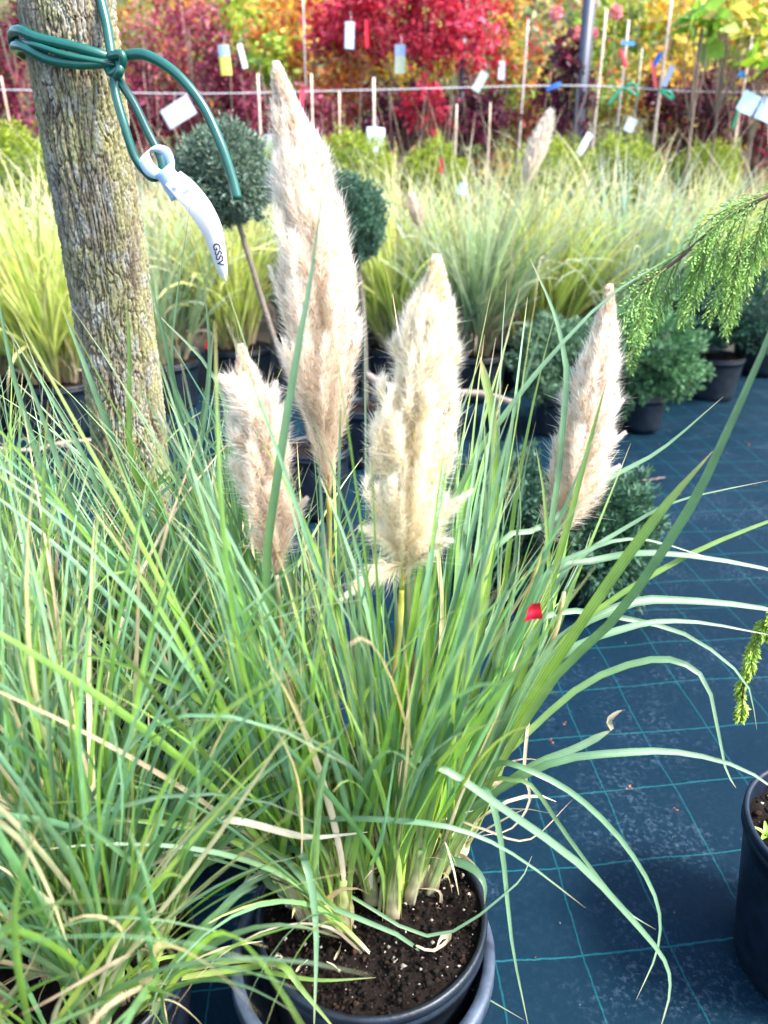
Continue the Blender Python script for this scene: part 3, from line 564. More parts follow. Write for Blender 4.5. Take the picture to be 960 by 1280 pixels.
# ------------------------------------------------------------------ tree trunk
def make_trunk():
    t = thing('tree', 'thick tree trunk with cracked lichen covered bark at the left', 'tree', (-.5, 1.42, 0))
    ctrl = [(80, -60, 1.40), (84, 0, 1.40), (98, 100, 1.405), (112, 200, 1.41), (129, 300, 1.415), (143, 400, 1.42), (157, 500, 1.425), (167, 600, 1.43), (174, 680, 1.435), (184, 800, 1.44), (190, 930, 1.45)]
    wid = [118, 117, 113, 108, 102, 97, 93, 88, 84, 84, 100]
    A = np.array([U(*c) for c in ctrl]); zc = A[:, 1]*cP+(CAM_H-A[:, 2])*sP; Rr = np.array(wid)*.97/2*zc/F
    top = A[0]+(A[0]-A[1])/np.linalg.norm(A[0]-A[1])*1.0; A = np.vstack([top, A]); Rr = np.concatenate([[.07], Rr])
    A[-1, 2] = min(A[-1, 2], .22)
    nl, ns = 900, 340
    P = resample(A[::-1], nl); 
    L_ = np.concatenate([[0], np.cumsum(np.linalg.norm(np.diff(P, axis=0), axis=1))]); rr = np.interp(np.linspace(0, 1, nl), np.linspace(0, 1, len(Rr)), Rr[::-1])
    th = np.linspace(0, 2*PI, ns, endpoint=False)
    c3 = np.stack([np.cos(th)[None]*1.0+0*L_[:, None], np.sin(th)[None]+0*L_[:, None], L_[:, None]+0*th[None]], -1)
    # long plates: voronoi cracks on the cylinder
    def vor(su, sv, seed, warp):
        q = c3*[su, su, sv] + warp*np.stack([vnoise(c3*[3, 3, 18], seed+k)-.5 for k in (1, 2, 3)], -1)*1.0
        i = np.floor(q).astype(np.int64); f1 = np.full(q.shape[:2], 9.); f2 = f1.copy()
        for a in (-1, 0, 1):
            for b in (-1, 0, 1):
                for c in (-1, 0, 1):
                    ci = i+[a, b, c]
                    o = np.stack([vnoise(ci.astype(float)+.0, seed+10*k) for k in (1, 2, 3)], -1)
                    d = np.linalg.norm(ci+o-q, axis=-1); n2 = np.minimum(np.maximum(f1, d), f2); f1 = np.minimum(f1, d); f2 = n2
        return f2-f1
    v1 = vor(9.5, 17, 5, 2.0); v2 = vor(24, 85, 15, 2.2)
    crack = np.clip(v1/.22, 0, 1)**.8; crack2 = np.clip(v2/.45, 0, 1)
    fine = vnoise(c3*[30, 30, 300], 31); lump = vnoise(c3*[3, 3, 9], 33)
    # vertical furrow
    fur = np.abs(vnoise(c3*[5.5, 5.5, 7], 44)-.5)*2; fur = np.clip(fur/.16, 0, 1)
    h = .50*crack*fur + .24*crack2 + .14*fine + .22*lump
    disp = (h-.65)*.010
    T = nrm(np.gradient(P, axis=0)); E1 = nrm(np.cross(T, [0, 1., 0])); E2 = np.cross(T, E1)
    V = P[:, None] + (E1[:, None]*np.cos(th)[None, :, None]+E2[:, None]*np.sin(th)[None, :, None])*(rr[:, None]+disp)[..., None]
    g = np.clip((h-.18)/.50, 0, 1)[..., None]
    lich = np.clip((vnoise(c3*[2.2, 2.2, 10], 51)*.6+vnoise(c3*[9, 9, 50], 52)*.4-.40)*4.5, 0, 1)[..., None]*np.clip(g*1.6-.3, 0, 1)
    gry = np.clip((vnoise(c3*[7, 7, 45], 61)-.52)*5, 0, 1)[..., None]*np.clip(g*1.6-.4, 0, 1)
    org = (np.clip((vnoise(c3*[10, 10, 60], 71)-.92)*14, 0, 1)[..., None])
    base = np.array([.055, .040, .030])*(1-g)+np.array([.225, .195, .140])*g
    col = base*(1-lich*.75)+np.array([.28, .28, .13])*lich*.75; col = col*(1-gry*.7)+np.array([.30, .30, .28])*gry*.7
    col = col*(1-org)+np.array([.55, .34, .03])*org
    col = col*(.85+.3*fine[..., None])
    mb = MB(); mb.add(V, grid_faces(nl, ns, True), col.reshape(-1, 3)); mb.build('trunk', mat('bark', .9, .15, var=.22, scale=260, bump=.8), t)
    # crown high above the frame
    ctop = A[0]+np.array([0, 0, .0])
    mb = MB(); rg = np.random.default_rng(9)
    for k in range(7):
        a = k*.9; e = ctop+np.array([math.cos(a)*.55, math.sin(a)*.55, .5+.3*rg.random()]); tube(mb, resample([ctop-[0, 0, .05], (ctop+e)/2+[0, 0, .03], e], 8), np.linspace(.03, .008, 8), 6, (.2, .17, .13))
    mb.build('branches', M_bark, t)
    return A
TRK = make_trunk()
pot(TRK[-1][0], TRK[-1][1], .30, .18, 'large black pot holding the thick tree trunk behind the grass', seed=30, crumbs=0)

# tie on the trunk
TG = (.003, .072, .056)
tt_ = thing('tree_tie', 'dark green rubber tube knotted round the tree trunk', 'tree tie', U(145, 85, 1.32))
def tie(name, pts, r, n=30, flat=1.0, c=TG):
    m_ = MB(); P = resample([U(*p) for p in pts], n); tube(m_, P, r, 12, c, flat=flat); return m_.build(name, M_tube, tt_)
fr = 1.325
tie('tube_band', [(42, 60, 1.44), (22, 62, 1.40), (15, 45, 1.38), (24, 38, 1.34), (48, 48, 1.325), (90, 58, 1.318), (125, 68, 1.322), (148, 78, 1.335)], .0075)
tie('tube_band', [(30, 70, 1.42), (18, 60, 1.37), (28, 58, 1.335), (60, 74, 1.322), (95, 80, 1.318), (130, 79, 1.322), (148, 76, 1.335)], .0072)
tie('tube_band', [(22, 52, 1.36), (40, 55, 1.325), (80, 68, 1.312), (120, 76, 1.316), (146, 82, 1.325)], .0045)
tie('tube_band', [(18, 50, 1.38), (22, 40, 1.45), (60, 45, 1.50), (110, 60, 1.50), (150, 72, 1.44), (152, 80, 1.36)], .0075)
tie('knot', [(137, 70, 1.315), (152, 68, 1.30), (152, 82, 1.305), (140, 92, 1.315), (134, 80, 1.33), (146, 72, 1.325), (150, 88, 1.30), (143, 98, 1.32)], .0062, 40)
tie('tube_end', [(142, 84, 1.33), (138, 60, 1.34), (133, 30, 1.35), (126, 0, 1.36), (118, -40, 1.38), (90, -60, 1.44)], .0072)
tie('tube_end', [(146, 76, 1.32), (160, 69, 1.31), (185, 70, 1.30), (220, 92, 1.29), (252, 130, 1.28), (275, 178, 1.27), (290, 222, 1.265), (297, 249, 1.26)], .0074, 44)
tie('tube_loop', [(143, 90, 1.32), (144, 115, 1.31), (155, 155, 1.30), (168, 195, 1.30), (182, 215, 1.30), (192, 222, 1.30), (203, 214, 1.302), (200, 195, 1.305), (185, 165, 1.31), (168, 130, 1.315), (152, 105, 1.32), (144, 92, 1.325)], .0066, 60)
# strap label
lt = thing('strap_label', 'white plastic strap label with lettering hanging from the green tube', 'label', U(215, 220, 1.29))
def strip(pts, wd, n, thick=.0006, c=(.8, .8, .8), nrmv=None):
    P = resample([U(*p[:3]) for p in pts], n); W_ = np.interp(np.linspace(0, 1, n), np.linspace(0, 1, len(wd)), wd)
    T = nrm(np.gradient(P, axis=0)); Vw = nrm(P-np.array([0, 0, CAM_H])); S_ = nrm(np.cross(T, Vw)); Nn = np.cross(S_, T)
    return P, W_, T, S_, Nn
def strip_mesh(P, W_, S_, Nn, c, thick=.0006):
    n = len(P); V = np.stack([P-S_*W_[:, None]/2-Nn*thick, P+S_*W_[:, None]/2-Nn*thick, P+S_*W_[:, None]/2+Nn*thick, P-S_*W_[:, None]/2+Nn*thick], 1)
    m_ = MB(); m_.add(V, [grid_faces(n, 4, True), np.array([[3, 2, 1, 0]]), np.array([[0, 1, 2, 3]])+(n-1)*4], c); return m_
pxm = 1.24/F
P, W_, T, S_, Nn = strip([(216, 222, 1.290), (232, 238, 1.290), (250, 260, 1.292), (264, 285, 1.294), (272, 312, 1.298), (278, 338, 1.30), (282, 352, 1.30)], np.array([24, 29, 29, 26, 20, 13, 2])*pxm, 40)
tq = np.linspace(.55, -.35, 40)[:, None]; Sr = S_*np.cos(tq)+Nn*np.sin(tq); Nr = np.cross(Sr, T); W_ = W_/np.cos(tq[:, 0])
strip_mesh(P, W_, Sr, Nr, (.56, .55, .59), .0003).build('strap', M_plast, lt, smooth=False)
# lettering along the strap
def letters(txt, P, S_, T, Nn, i0, i1, size):
    cu = bpy.data.curves.new('lettering', 'FONT'); cu.body = txt; cu.size = 1; cu.space_character = .95; cu.offset = .015
    o = bpy.data.objects.new('lettering', cu); COL.objects.link(o); dg = bpy.context.evaluated_depsgraph_get(); me = bpy.data.meshes.new_from_object(o.evaluated_get(dg))
    COL.objects.unlink(o); bpy.data.objects.remove(o)
    v = np.array([p.co[:] for p in me.vertices]); v[:, 0] /= v[:, 0].max(); fs = [list(p.vertices) for p in me.polygons]
    t = i0+v[:, 0]*(i1-i0); idx = np.arange(len(P)); f = lambda A: np.stack([np.interp(t, idx, A[:, k]) for k in range(3)], -1)
    side = -1 if S_[20][0] < 0 else 1
    Q = f(P)+f(S_)*side*((v[:, 1]-.35)*size)[:, None] 
    vw = nrm(np.array([0, 0, CAM_H])-Q); Q = Q+vw*.0014
    m2 = bpy.data.meshes.new('lettering'); m2.from_pydata(Q.tolist(), [], fs); m2.materials.append(mat('ink', .6, .2, attr=False, color=(.02, .02, .05), var=0)); ob = bpy.data.objects.new('lettering', m2); COL.objects.link(ob)
    ob.parent = lt; ob.matrix_parent_inverse = lt.matrix_world.inverted()
letters('GSSV', P, S_, T, Nn, 24, 31, 12*pxm*1.05)
P, W_, T, S_, Nn = strip([(203, 212, 1.288), (214, 226, 1.286), (226, 245, 1.286)], np.array([22, 24, 26])*pxm, 10)
strip_mesh(P, W_, S_, Nn, (.26, .36, .52), .0012).build('clasp', M_plast, lt, smooth=False)
m_ = MB(); q = U(219, 233, 1.280); th = np.linspace(0, 2*PI, 14, endpoint=False); vw = nrm(np.array([0, 0, CAM_H])-q); e1 = nrm(np.cross(vw, [0, 0, 1.])); e2 = np.cross(vw, e1)
tube(m_, np.array([q, q+vw*.0022]), .0042, 14, (.85, .85, .87)); m_.build('stud', M_plast, lt)
P, W_, T, S_, Nn = strip([(210, 222, 1.292), (190, 214, 1.285), (180, 196, 1.282), (190, 186, 1.29), (206, 189, 1.302), (214, 206, 1.306), (212, 224, 1.296)], np.array([18, 22, 22, 18, 18, 16, 14])*pxm, 34)
S2 = nrm(np.array([[.78, .35, .62]]))-0*S_; strip_mesh(P, W_*.72, S2*1.0, nrm(np.cross(S2, T)), (.34, .46, .62), .0004).build('loop', M_plast, lt, smooth=False)

# ------------------------------------------------------------------ conifers
def kites(mb, root, d, L_, wd, cols, rg, cup=.15):
    n = len(root); wv = nrm(np.cross(d, rg.normal(0, 1, (n, 3))))*np.asarray(wd).reshape(-1, 1)
    nn = nrm(np.cross(wv, d)); L_ = np.asarray(L_).reshape(-1, 1)
    V = np.stack([root, root+d*L_*.45+wv, root+d*L_, root+d*L_*.45-wv], 1); V[:, 2] += nn*L_*cup
    f = np.arange(n)[:, None]*4
    mb.add(V, [f+np.array([[0, 1, 2]]), f+np.array([[0, 2, 3]])], np.repeat(cols, 4, 0))
def ball(name, label, c, r, seed, cols, n=9000, stem=None, squash=(1, 1, 1), size=.013, lump=.16, cat='shrub', potz=None, group=None):
    rg = np.random.default_rng(seed); c = np.asarray(c, float)
    t = thing(name, label, cat, (c[0], c[1], 0), group)
    d = nrm(rg.normal(0, 1, (n, 3))); lum = 1+lump*(vnoise(d*3.1+seed, seed)-.5)*2+lump*.8*(vnoise(d*8+seed, seed+1)-.5)*2
    q = rg.uniform(.72, 1.0, n)**.7*np.where(rg.random(n) < .04, 1.10, 1); root = c + d*(r*q*lum)[:, None]*np.array(squash)
    dd = nrm(d+rg.normal(0, .45, (n, 3))+[0, 0, .25]); tone = rg.random(n)[:, None]
    # each sprig: three kites fanned
    cc = (np.array(cols[0])*(1-tone)+np.array(cols[1])*tone)*rg.uniform(.7, 1.25, (n, 1))
    mb = MB()
    for k in range(3):
        kites(mb, root, nrm(dd+rg.normal(0, .38, (n, 3))), rg.uniform(.7, 1.5, n)*size, rg.uniform(.12, .2, n)*size, cc, rg)
    mb.build('crown', M_con, t, kind='stuff')
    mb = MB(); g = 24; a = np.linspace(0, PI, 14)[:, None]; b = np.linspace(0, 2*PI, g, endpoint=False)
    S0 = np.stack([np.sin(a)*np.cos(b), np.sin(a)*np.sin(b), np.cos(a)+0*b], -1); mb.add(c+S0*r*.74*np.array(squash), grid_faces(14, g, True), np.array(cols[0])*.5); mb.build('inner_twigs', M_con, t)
    if stem is not None:
        mb = MB(); P = resample(stem, 16); tube(mb, P, np.linspace(stem_r[0], stem_r[1], 16), 8, (.13, .105, .085))
        e = P[-4]; tube(mb, resample([e, e+np.array([-.06, 0, .05]), c+np.array([-.6*r, 0, -.3*r])], 6), np.linspace(.007, .003, 6), 6, (.13, .105, .085)); mb.build('stem', M_bark, t)
    return t
stem_r = (.013, .009)
c1 = U(281, 222, 3.0); c1b = U(345, 430, 2.95); g1 = np.array([c1b[0]+.14, 2.9, .27])
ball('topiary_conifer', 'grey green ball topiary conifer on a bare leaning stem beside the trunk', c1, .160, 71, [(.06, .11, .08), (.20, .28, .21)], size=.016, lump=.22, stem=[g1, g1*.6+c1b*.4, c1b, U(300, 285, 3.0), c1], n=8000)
pot(g1[0], g1[1], .28, .14, 'black pot of the ball topiary, behind the tallest plume', seed=31, crumbs=0)
c2 = U(440, 275, 3.5); g2 = np.array([c2[0]+.05, 3.5, .27])
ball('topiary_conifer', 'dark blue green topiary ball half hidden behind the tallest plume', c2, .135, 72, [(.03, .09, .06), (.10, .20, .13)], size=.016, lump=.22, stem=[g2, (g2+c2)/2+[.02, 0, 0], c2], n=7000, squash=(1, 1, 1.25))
pot(g2[0], g2[1], .28, .14, 'black pot of the half hidden dark topiary ball', seed=32, crumbs=0)
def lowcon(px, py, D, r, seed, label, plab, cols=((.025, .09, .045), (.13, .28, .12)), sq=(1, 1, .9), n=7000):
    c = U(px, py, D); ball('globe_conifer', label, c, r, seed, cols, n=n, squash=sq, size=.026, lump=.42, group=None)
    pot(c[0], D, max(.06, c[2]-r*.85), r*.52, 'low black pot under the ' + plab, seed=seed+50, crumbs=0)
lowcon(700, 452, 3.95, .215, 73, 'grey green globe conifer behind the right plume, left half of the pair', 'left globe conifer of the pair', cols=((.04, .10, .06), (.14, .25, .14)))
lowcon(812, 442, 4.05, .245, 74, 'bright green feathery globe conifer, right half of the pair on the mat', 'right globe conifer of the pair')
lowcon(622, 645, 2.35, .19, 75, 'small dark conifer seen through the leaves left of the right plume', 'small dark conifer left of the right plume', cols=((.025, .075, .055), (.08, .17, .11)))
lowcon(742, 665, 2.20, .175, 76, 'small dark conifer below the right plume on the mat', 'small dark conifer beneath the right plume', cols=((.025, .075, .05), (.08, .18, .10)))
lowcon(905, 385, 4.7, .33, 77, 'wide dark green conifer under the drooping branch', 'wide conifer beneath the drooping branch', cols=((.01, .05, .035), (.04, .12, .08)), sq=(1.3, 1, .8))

# drooping conifer branch, right
wt = thing('weeping_conifer', 'weeping conifer with bright green drooping sprays at the right edge', 'conifer', (2.25, 1.85, 0))
mb = MB(); tx = np.array([1.62, 1.72, 0.]); tube(mb, resample([tx, tx+[.01, 0, .8], tx+[0, .02, 1.9]], 12), np.linspace(.03, .014, 12), 8, (.07, .04, .03)); mb.build('trunk', M_bark, wt)
def spray_tree(twigpts, nside, Lr, seed, name='branch', cols=((.09, .22, .045), (.32, .50, .12)), r=(.007, .0028), drop=1.0):
    rg = np.random.default_rng(seed); mb = MB(); fol = MB(); P = resample(twigpts, 30); tube(mb, P, np.linspace(r[0], r[1], 30), 7, (.075, .040, .035))
    T = nrm(np.gradient(P, axis=0))
    for k in range(nside):
        u = rg.uniform(.0, 29); i = int(u); p = P[i]; sgn = 1 if k % 2 else -1
        sd_ = rg.uniform(-1, 1); up = rg.random() < .25
        L_ = rg.uniform(*Lr)*(1-.25*abs(i/29-.5)); d0 = nrm(T[i]*(.9 if up else .35) + np.array([0, sd_*.6, .15 if up else -.9*drop]))
        J = 14; s = np.linspace(0, 1, J)[:, None]; D_ = nrm(d0*(1-s)+np.array([T[i][0]*.12, sd_*.1, -1.2*drop if not up else -.35])*s*1.3); Q = p+np.cumsum(D_*L_/J, 0)
        tube(mb, Q, np.linspace(.0016, .0006, J), 4, (.12, .16, .05), cap=False)
        nrmp = nrm(np.cross(D_[5], rg.normal(0, 1, 3)*[.5, .2, .5]+np.array([0, 1, 0])))
        for j in range(20):
            v = .06+.92*j/20; q = Q[int(v*(J-1))]*(1-(v*(J-1)%1))+Q[min(int(v*(J-1))+1, J-1)]*(v*(J-1) % 1); dd = D_[int(v*(J-1))]
            side = np.cross(dd, [0, 1., 0]); side = nrm(side*(1 if j % 2 else -1)+np.array([0, rg.normal(0, .35), 0])); b = nrm(dd*.85+side*.55)
            bl = min(L_, .2)*.22*(1.05-v)*rg.uniform(.7, 1.2)+.006; m_ = 10; sv = np.linspace(0, 1, m_)[:, None]
            roots = q+b*bl*sv + np.array([0, 0, -1])*(sv**2)*bl*.3; b2 = nrm(np.cross(b, nrmp)); sg = np.where(np.arange(m_) % 2, 1, -1)[:, None]
            dl = nrm(b+b2*sg*.55+rg.normal(0, .12, (m_, 3))); tn = rg.random()*.5+sv*.5; c = np.array(cols[0])*(1-tn)+np.array(cols[1])*tn
            kites(fol, roots, dl, np.full(m_, .0085)*rg.uniform(.7, 1.3), np.full(m_, .0015), c*rg.uniform(.8, 1.2), rg)
    b = mb.build(name, M_bark, wt); fol.build('sprays', M_con, b, kind='stuff')
spray_tree([tx+[0, 0, 1.45], U(1100, 190, 1.66), U(1010, 222, 1.62), U(958, 245, 1.60), U(905, 275, 1.60), U(870, 305, 1.6), U(840, 330, 1.6), U(800, 356, 1.6)], 50, (.09, .22), 81)
spray_tree([tx+[0, 0, 1.2], U(1080, 240, 1.72), U(1000, 275, 1.70), U(940, 305, 1.70), U(915, 330, 1.7)], 36, (.10, .20), 82, drop=1.2)
spray_tree([tx+[0, 0, .9], U(1150, 600, 1.3), U(1030, 660, 1.15), U(985, 740, 1.10)], 3, (.16, .20), 83, cols=((.12, .22, .03), (.30, .42, .06)), r=(.004, .002))
spray_tree([U(985, 740, 1.10), U(965, 765, 1.1), U(945, 800, 1.1), U(932, 850, 1.10), U(927, 885, 1.10)], 24, (.02, .045), 84, cols=((.14, .26, .03), (.34, .46, .06)), r=(.0018, .0008))

# ------------------------------------------------------------------ background grasses in pots
YEL = [(0, (.34, .26, .16)), (.08, (.36, .36, .13)), (.35, (.44, .52, .11)), (.8, (.56, .60, .22)), (1, (.58, .52, .34))]
GRY = [(0, (.30, .24, .16)), (.1, (.24, .28, .14)), (.4, (.24, .36, .19)), (.8, (.38, .46, .32)), (1, (.50, .50, .36))]
BLU = [(0, (.28, .24, .16)), (.1, (.20, .26, .15)), (.4, (.22, .34, .24)), (.8, (.34, .45, .36)), (1, (.5, .5, .4))]
def back_clump(px, D, h, pal, label, seed, n=600, lean=(0, 0), r=.19, bend=(1.5, .36)):
    rg = np.random.default_rng(seed); b = U(px, 460, D); c = (b[0], D); t = thing('variegated_grass', label, 'ornamental grass', (c[0], c[1], .29), 'ornamental grasses in the row behind')
    sh = make_shoots(c, .28, 26, r*.7, rg, .42); sh = [(p, d+np.array([lean[0], lean[1], 0])) for p, d in sh]
    P, W, tw = gen_blades(n, sh, 10, (h*.45, h*1.08), bend, rg, spread=.42, w=(.008, .014)); P[..., 2] = np.maximum(P[..., 2], .02)
    s = np.linspace(0, 1, 10); C = ramp(s, pal)[None]*rg.uniform(.5, 1.3, (n, 1, 1))*(1+rg.normal(0, .06, (n, 1, 3)))
    mb = MB(); add_ribbons(mb, P, W, tw, C); mb.build('leaves', M_grass, t, kind='stuff')
    P, W, tw = gen_blades(46, sh, 12, (h*1.0, h*1.35), (2.2, .5), rg, spread=.5, w=(.005, .008)); P[..., 2] = np.maximum(P[..., 2], .02)
    mb = MB(); add_ribbons(mb, P, W, tw, np.tile(ramp(np.linspace(0, 1, 12), [(0, (.2, .25, .1)), (1, (.62, .55, .40))])[None], (46, 1, 1))); mb.build('arching_tips', M_grass, t, kind='stuff')
    m2 = 50; P, W, tw = gen_blades(m2, sh, 8, (.15, .4), (3, .5), rg, spread=1, w=(.006, .012)); P[..., 2] = np.maximum(P[..., 2], .2)
    mb = MB(); add_ribbons(mb, P, W, tw, np.tile(np.array([.42, .33, .24]), (m2, 8, 1))*rg.uniform(.5, 1.2, (m2, 1, 1))); mb.build('dry_litter', M_grass, t, kind='stuff')
    pot(c[0], c[1], .28, r*1.12, 'black pot of the ' + label, seed=seed+300, crumbs=0, group='pots in the row behind')
rowspec = [(-30, 4.1, 1.02, YEL, 'yellow green grass cut by the left edge of the photo', (.0, 0)),
           (70, 4.0, 1.10, YEL, 'yellow green grass fanning out just left of the tree trunk', (-.12, 0)),
           (205, 4.5, 1.10, GRY, 'pale grey green grass just right of the tree trunk', (0, 0)),
           (300, 4.9, 1.10, YEL, 'yellow green grass behind the stem of the ball topiary', (0, 0)),
           (385, 5.3, 1.10, GRY, 'pale grass hidden behind the tallest plume', (0, 0)),
           (500, 4.9, 1.12, YEL, 'yellow striped grass between the tallest and the centre plume tips', (-.05, 0)),
           (590, 4.7, 1.12, GRY, 'pale grey green grass above the dark pot in the middle', (0, 0)),
           (665, 4.9, 1.12, YEL, 'yellow green grass in the middle right with dry brown base', (.03, 0)),
           (775, 4.9, 1.14, BLU, 'silvery blue green grass behind the top of the right plume', (0, 0)),
           (860, 5.3, 1.10, YEL, 'yellow grass behind the drooping conifer branch', (0, 0)),
           (950, 5.4, 1.10, GRY, 'pale grass cut by the right edge of the photo', (0, 0))]
for i, (px, D, h, pal, lab, ln) in enumerate(rowspec): back_clump(px, D, h, pal, lab, 100+i, lean=ln)
for i, (px, D, pal, lab) in enumerate([(140, 5.5, YEL, 'yellow grass in the second row behind the tree trunk'), (450, 5.9, YEL, 'yellow grass in the second row right of the tallest plume'), (545, 5.9, YEL, 'yellow grass in the second row left of the small faded plume'),
                                      (720, 5.9, YEL, 'yellow green grass in the second row by the dark metal post'), (820, 6.0, GRY, 'pale grass in the second row with arching tips'), (20, 5.5, YEL, 'yellow grass in the second row at the far left')]):
    back_clump(px, D, 1.12, pal, lab, 140+i, n=300)
# yellow green rounded shrubs between the rows
for i, (px, py, D, r, lab) in enumerate([(25, 222, 5.0, .26, 'lime green round shrub at the far left behind the grass'), (350, 225, 5.6, .22, 'lime green round shrub behind the tallest plume, left side'), (445, 222, 5.6, .26, 'lime green round shrub just right of the tallest plume'),
                                         (545, 225, 5.6, .20, 'lime green round shrub behind the pale middle grass'), (690, 232, 5.6, .26, 'lime green round shrub beside the small faded plume'), (775, 222, 5.6, .24, 'lime green round shrub right of the dark metal post'), (880, 222, 6.3, .24, 'lime green round shrub behind the drooping branch tips')]):
    c = U(px, py, D); ball('lime_shrub', lab, c, r, 160+i, [(.14, .22, .02), (.36, .42, .04)], n=4500, size=.022, lump=.3, stem=[np.array([c[0], D, 0.02]), np.array([c[0], D, .5]), c])

# small plumes in the background
def small_plume(px0, py0, px1, py1, D, wpx, lab, seed, cols):
    rg = np.random.default_rng(seed); a, b = U(px0, py0, D), U(px1, py1, D); t = thing('faded_plume', lab, 'plume', (a[0], D, a[2]))
    mb = MB(); g = np.array([a[0]-.05, D, .3]); tube(mb, resample([g, (g+a)/2, a, (a+b)/2], 10), .004, 6, (.45, .38, .2)); mb.build('stalk', M_leaf, t)
    n = 3800; u = rg.random(n)[:, None]; ax_ = a*(1-u)+b*u; rad = wpx*D*1.1/F*np.sin(PI*np.clip(u*.9+.06, 0, 1))**.8*np.sqrt(rg.random((n, 1)))
    th = rg.random((n, 1))*2*PI; off = np.concatenate([np.cos(th), np.sin(th), 0*th], 1)*rad; d = nrm(nrm(b-a)*1.0+off/(wpx*D/F)*.5+rg.normal(0, .15, (n, 3)))
    mb = MB(); kites(mb, ax_+off*.7, d, rg.uniform(.03, .06, n), rg.uniform(.0012, .002, n), np.array(cols)*rg.uniform(.8, 1.15, (n, 1)), rg); mb.build('plume_hairs', M_hair, t, kind='stuff')
small_plume(655, 232, 686, 146, 4.9, 13, 'small faded cream plume standing above the grass row', 181, (.95, .86, .76))
small_plume(525, 288, 516, 252, 4.6, 5, 'tiny pinkish plume inside the yellow grass', 182, (.95, .80, .72))

# ------------------------------------------------------------------ background shrubs in autumn colour
RED = [(.36, .012, .04), (.50, .02, .07), (.26, .01, .03), (.55, .06, .13)]
BUR = [(.12, .014, .035), (.19, .022, .06), (.27, .04, .10), (.08, .012, .03)]
PNK = [(.34, .06, .12), (.24, .03, .07), (.40, .14, .19), (.16, .025, .05)]
PUR = [(.07, .012, .035), (.12, .018, .05), (.17, .02, .06), (.05, .015, .03)]
YLW = [(.50, .40, .06), (.55, .46, .12), (.36, .38, .08), (.60, .36, .06)]
ORG = [(.55, .30, .06), (.58, .20, .05), (.55, .42, .10), (.48, .10, .06)]
YGR = [(.26, .38, .05), (.36, .44, .07), (.18, .32, .05), (.50, .48, .09)]
MIX = [(.45, .05, .05), (.45, .40, .08), (.20, .30, .06), (.50, .28, .08)]
GRN = [(.12, .22, .06), (.20, .30, .10), (.26, .34, .16), (.08, .16, .05)]
OLV = [(.22, .24, .12), (.30, .32, .18), (.16, .20, .09), (.34, .30, .16)]
def shrub(px, py, rx, ry, D, pal, label, seed, n=1500, leaf=.045, ncl=40, name='autumn_shrub', cat='shrub', big=False):
    rg = np.random.default_rng(seed); c = U(px, py, D); k = D*1.02/F; RX, RZ = rx*k, ry*k; RY = min(max(RX*.7, .18), .5)
    t = thing(name, label, cat, (c[0], D, 0))
    cl = nrm(rg.normal(0, 1, (ncl, 3)))*(rg.random((ncl, 1))**.45)*[RX, RY, RZ]+c
    i = rg.integers(0, ncl, n); root = cl[i]+rg.normal(0, 1, (n, 3))*np.array([RX, RY, RZ])*.15; root[:, 2] = np.maximum(root[:, 2], .05)
    d = nrm(rg.normal(0, 1, (n, 3))*[1, 1, .6]+[0, -.3, -.25]); kc = (rg.random(ncl)*len(pal)).astype(int)
    ci = np.where(rg.random(n) < .6, kc[i], rg.integers(0, len(pal), n)); cc = np.array(pal)[ci]*rg.uniform(.65, 1.3, (n, 1))
    mb = MB(); L_ = rg.uniform(.6, 1.3, n)*leaf*(rg.uniform(.6, 1.7, ncl)[i] if leaf < .08 else 1)
    if big: kites(mb, root, d, L_, L_*.28, cc, rg, .12)
    else:
        for a in range(3): kites(mb, root, nrm(d+rg.normal(0, .55, (n, 3))), L_*.8, L_*.17, cc, rg, .08)
    mb.build('leaves', M_fol, t, kind='stuff')
    mb = MB(); b0 = np.array([c[0], D, 0.]); top = c+np.array([0, 0, -RZ*.4])
    ns = 4
    tube(mb, resample([b0, (b0+top)/2+rg.normal(0, .03, 3)*[1, 1, 0], top], 8), np.linspace(.014, .009, 8), 6, (.16, .12, .09))
    for j in range(4 if leaf < .08 else 0):
        xx = c[0]+RX*rg.uniform(-.9, .9); tube(mb, resample([[xx, D-.1, 0], [xx+rg.normal(0, .04), D-.15, c[2]*.6], [xx+rg.normal(0, .08), D-RY*.9, c[2]+RZ*rg.uniform(.1, .8)]], 8), np.linspace(.008, .003, 8), 5, (.17, .13, .10))
    for j in range(min(ncl, 16)):
        st = b0*(1-.75)+top*.75 if cl[j, 2] > top[2]*.75 else b0*.6+top*.4
        tube(mb, resample([st, (st+cl[j])/2+rg.normal(0, .03, 3), cl[j]], 6), np.linspace(.007, .0025, 6), 5, (.18, .13, .10), cap=False)
    mb.build('stems', M_bark, t)
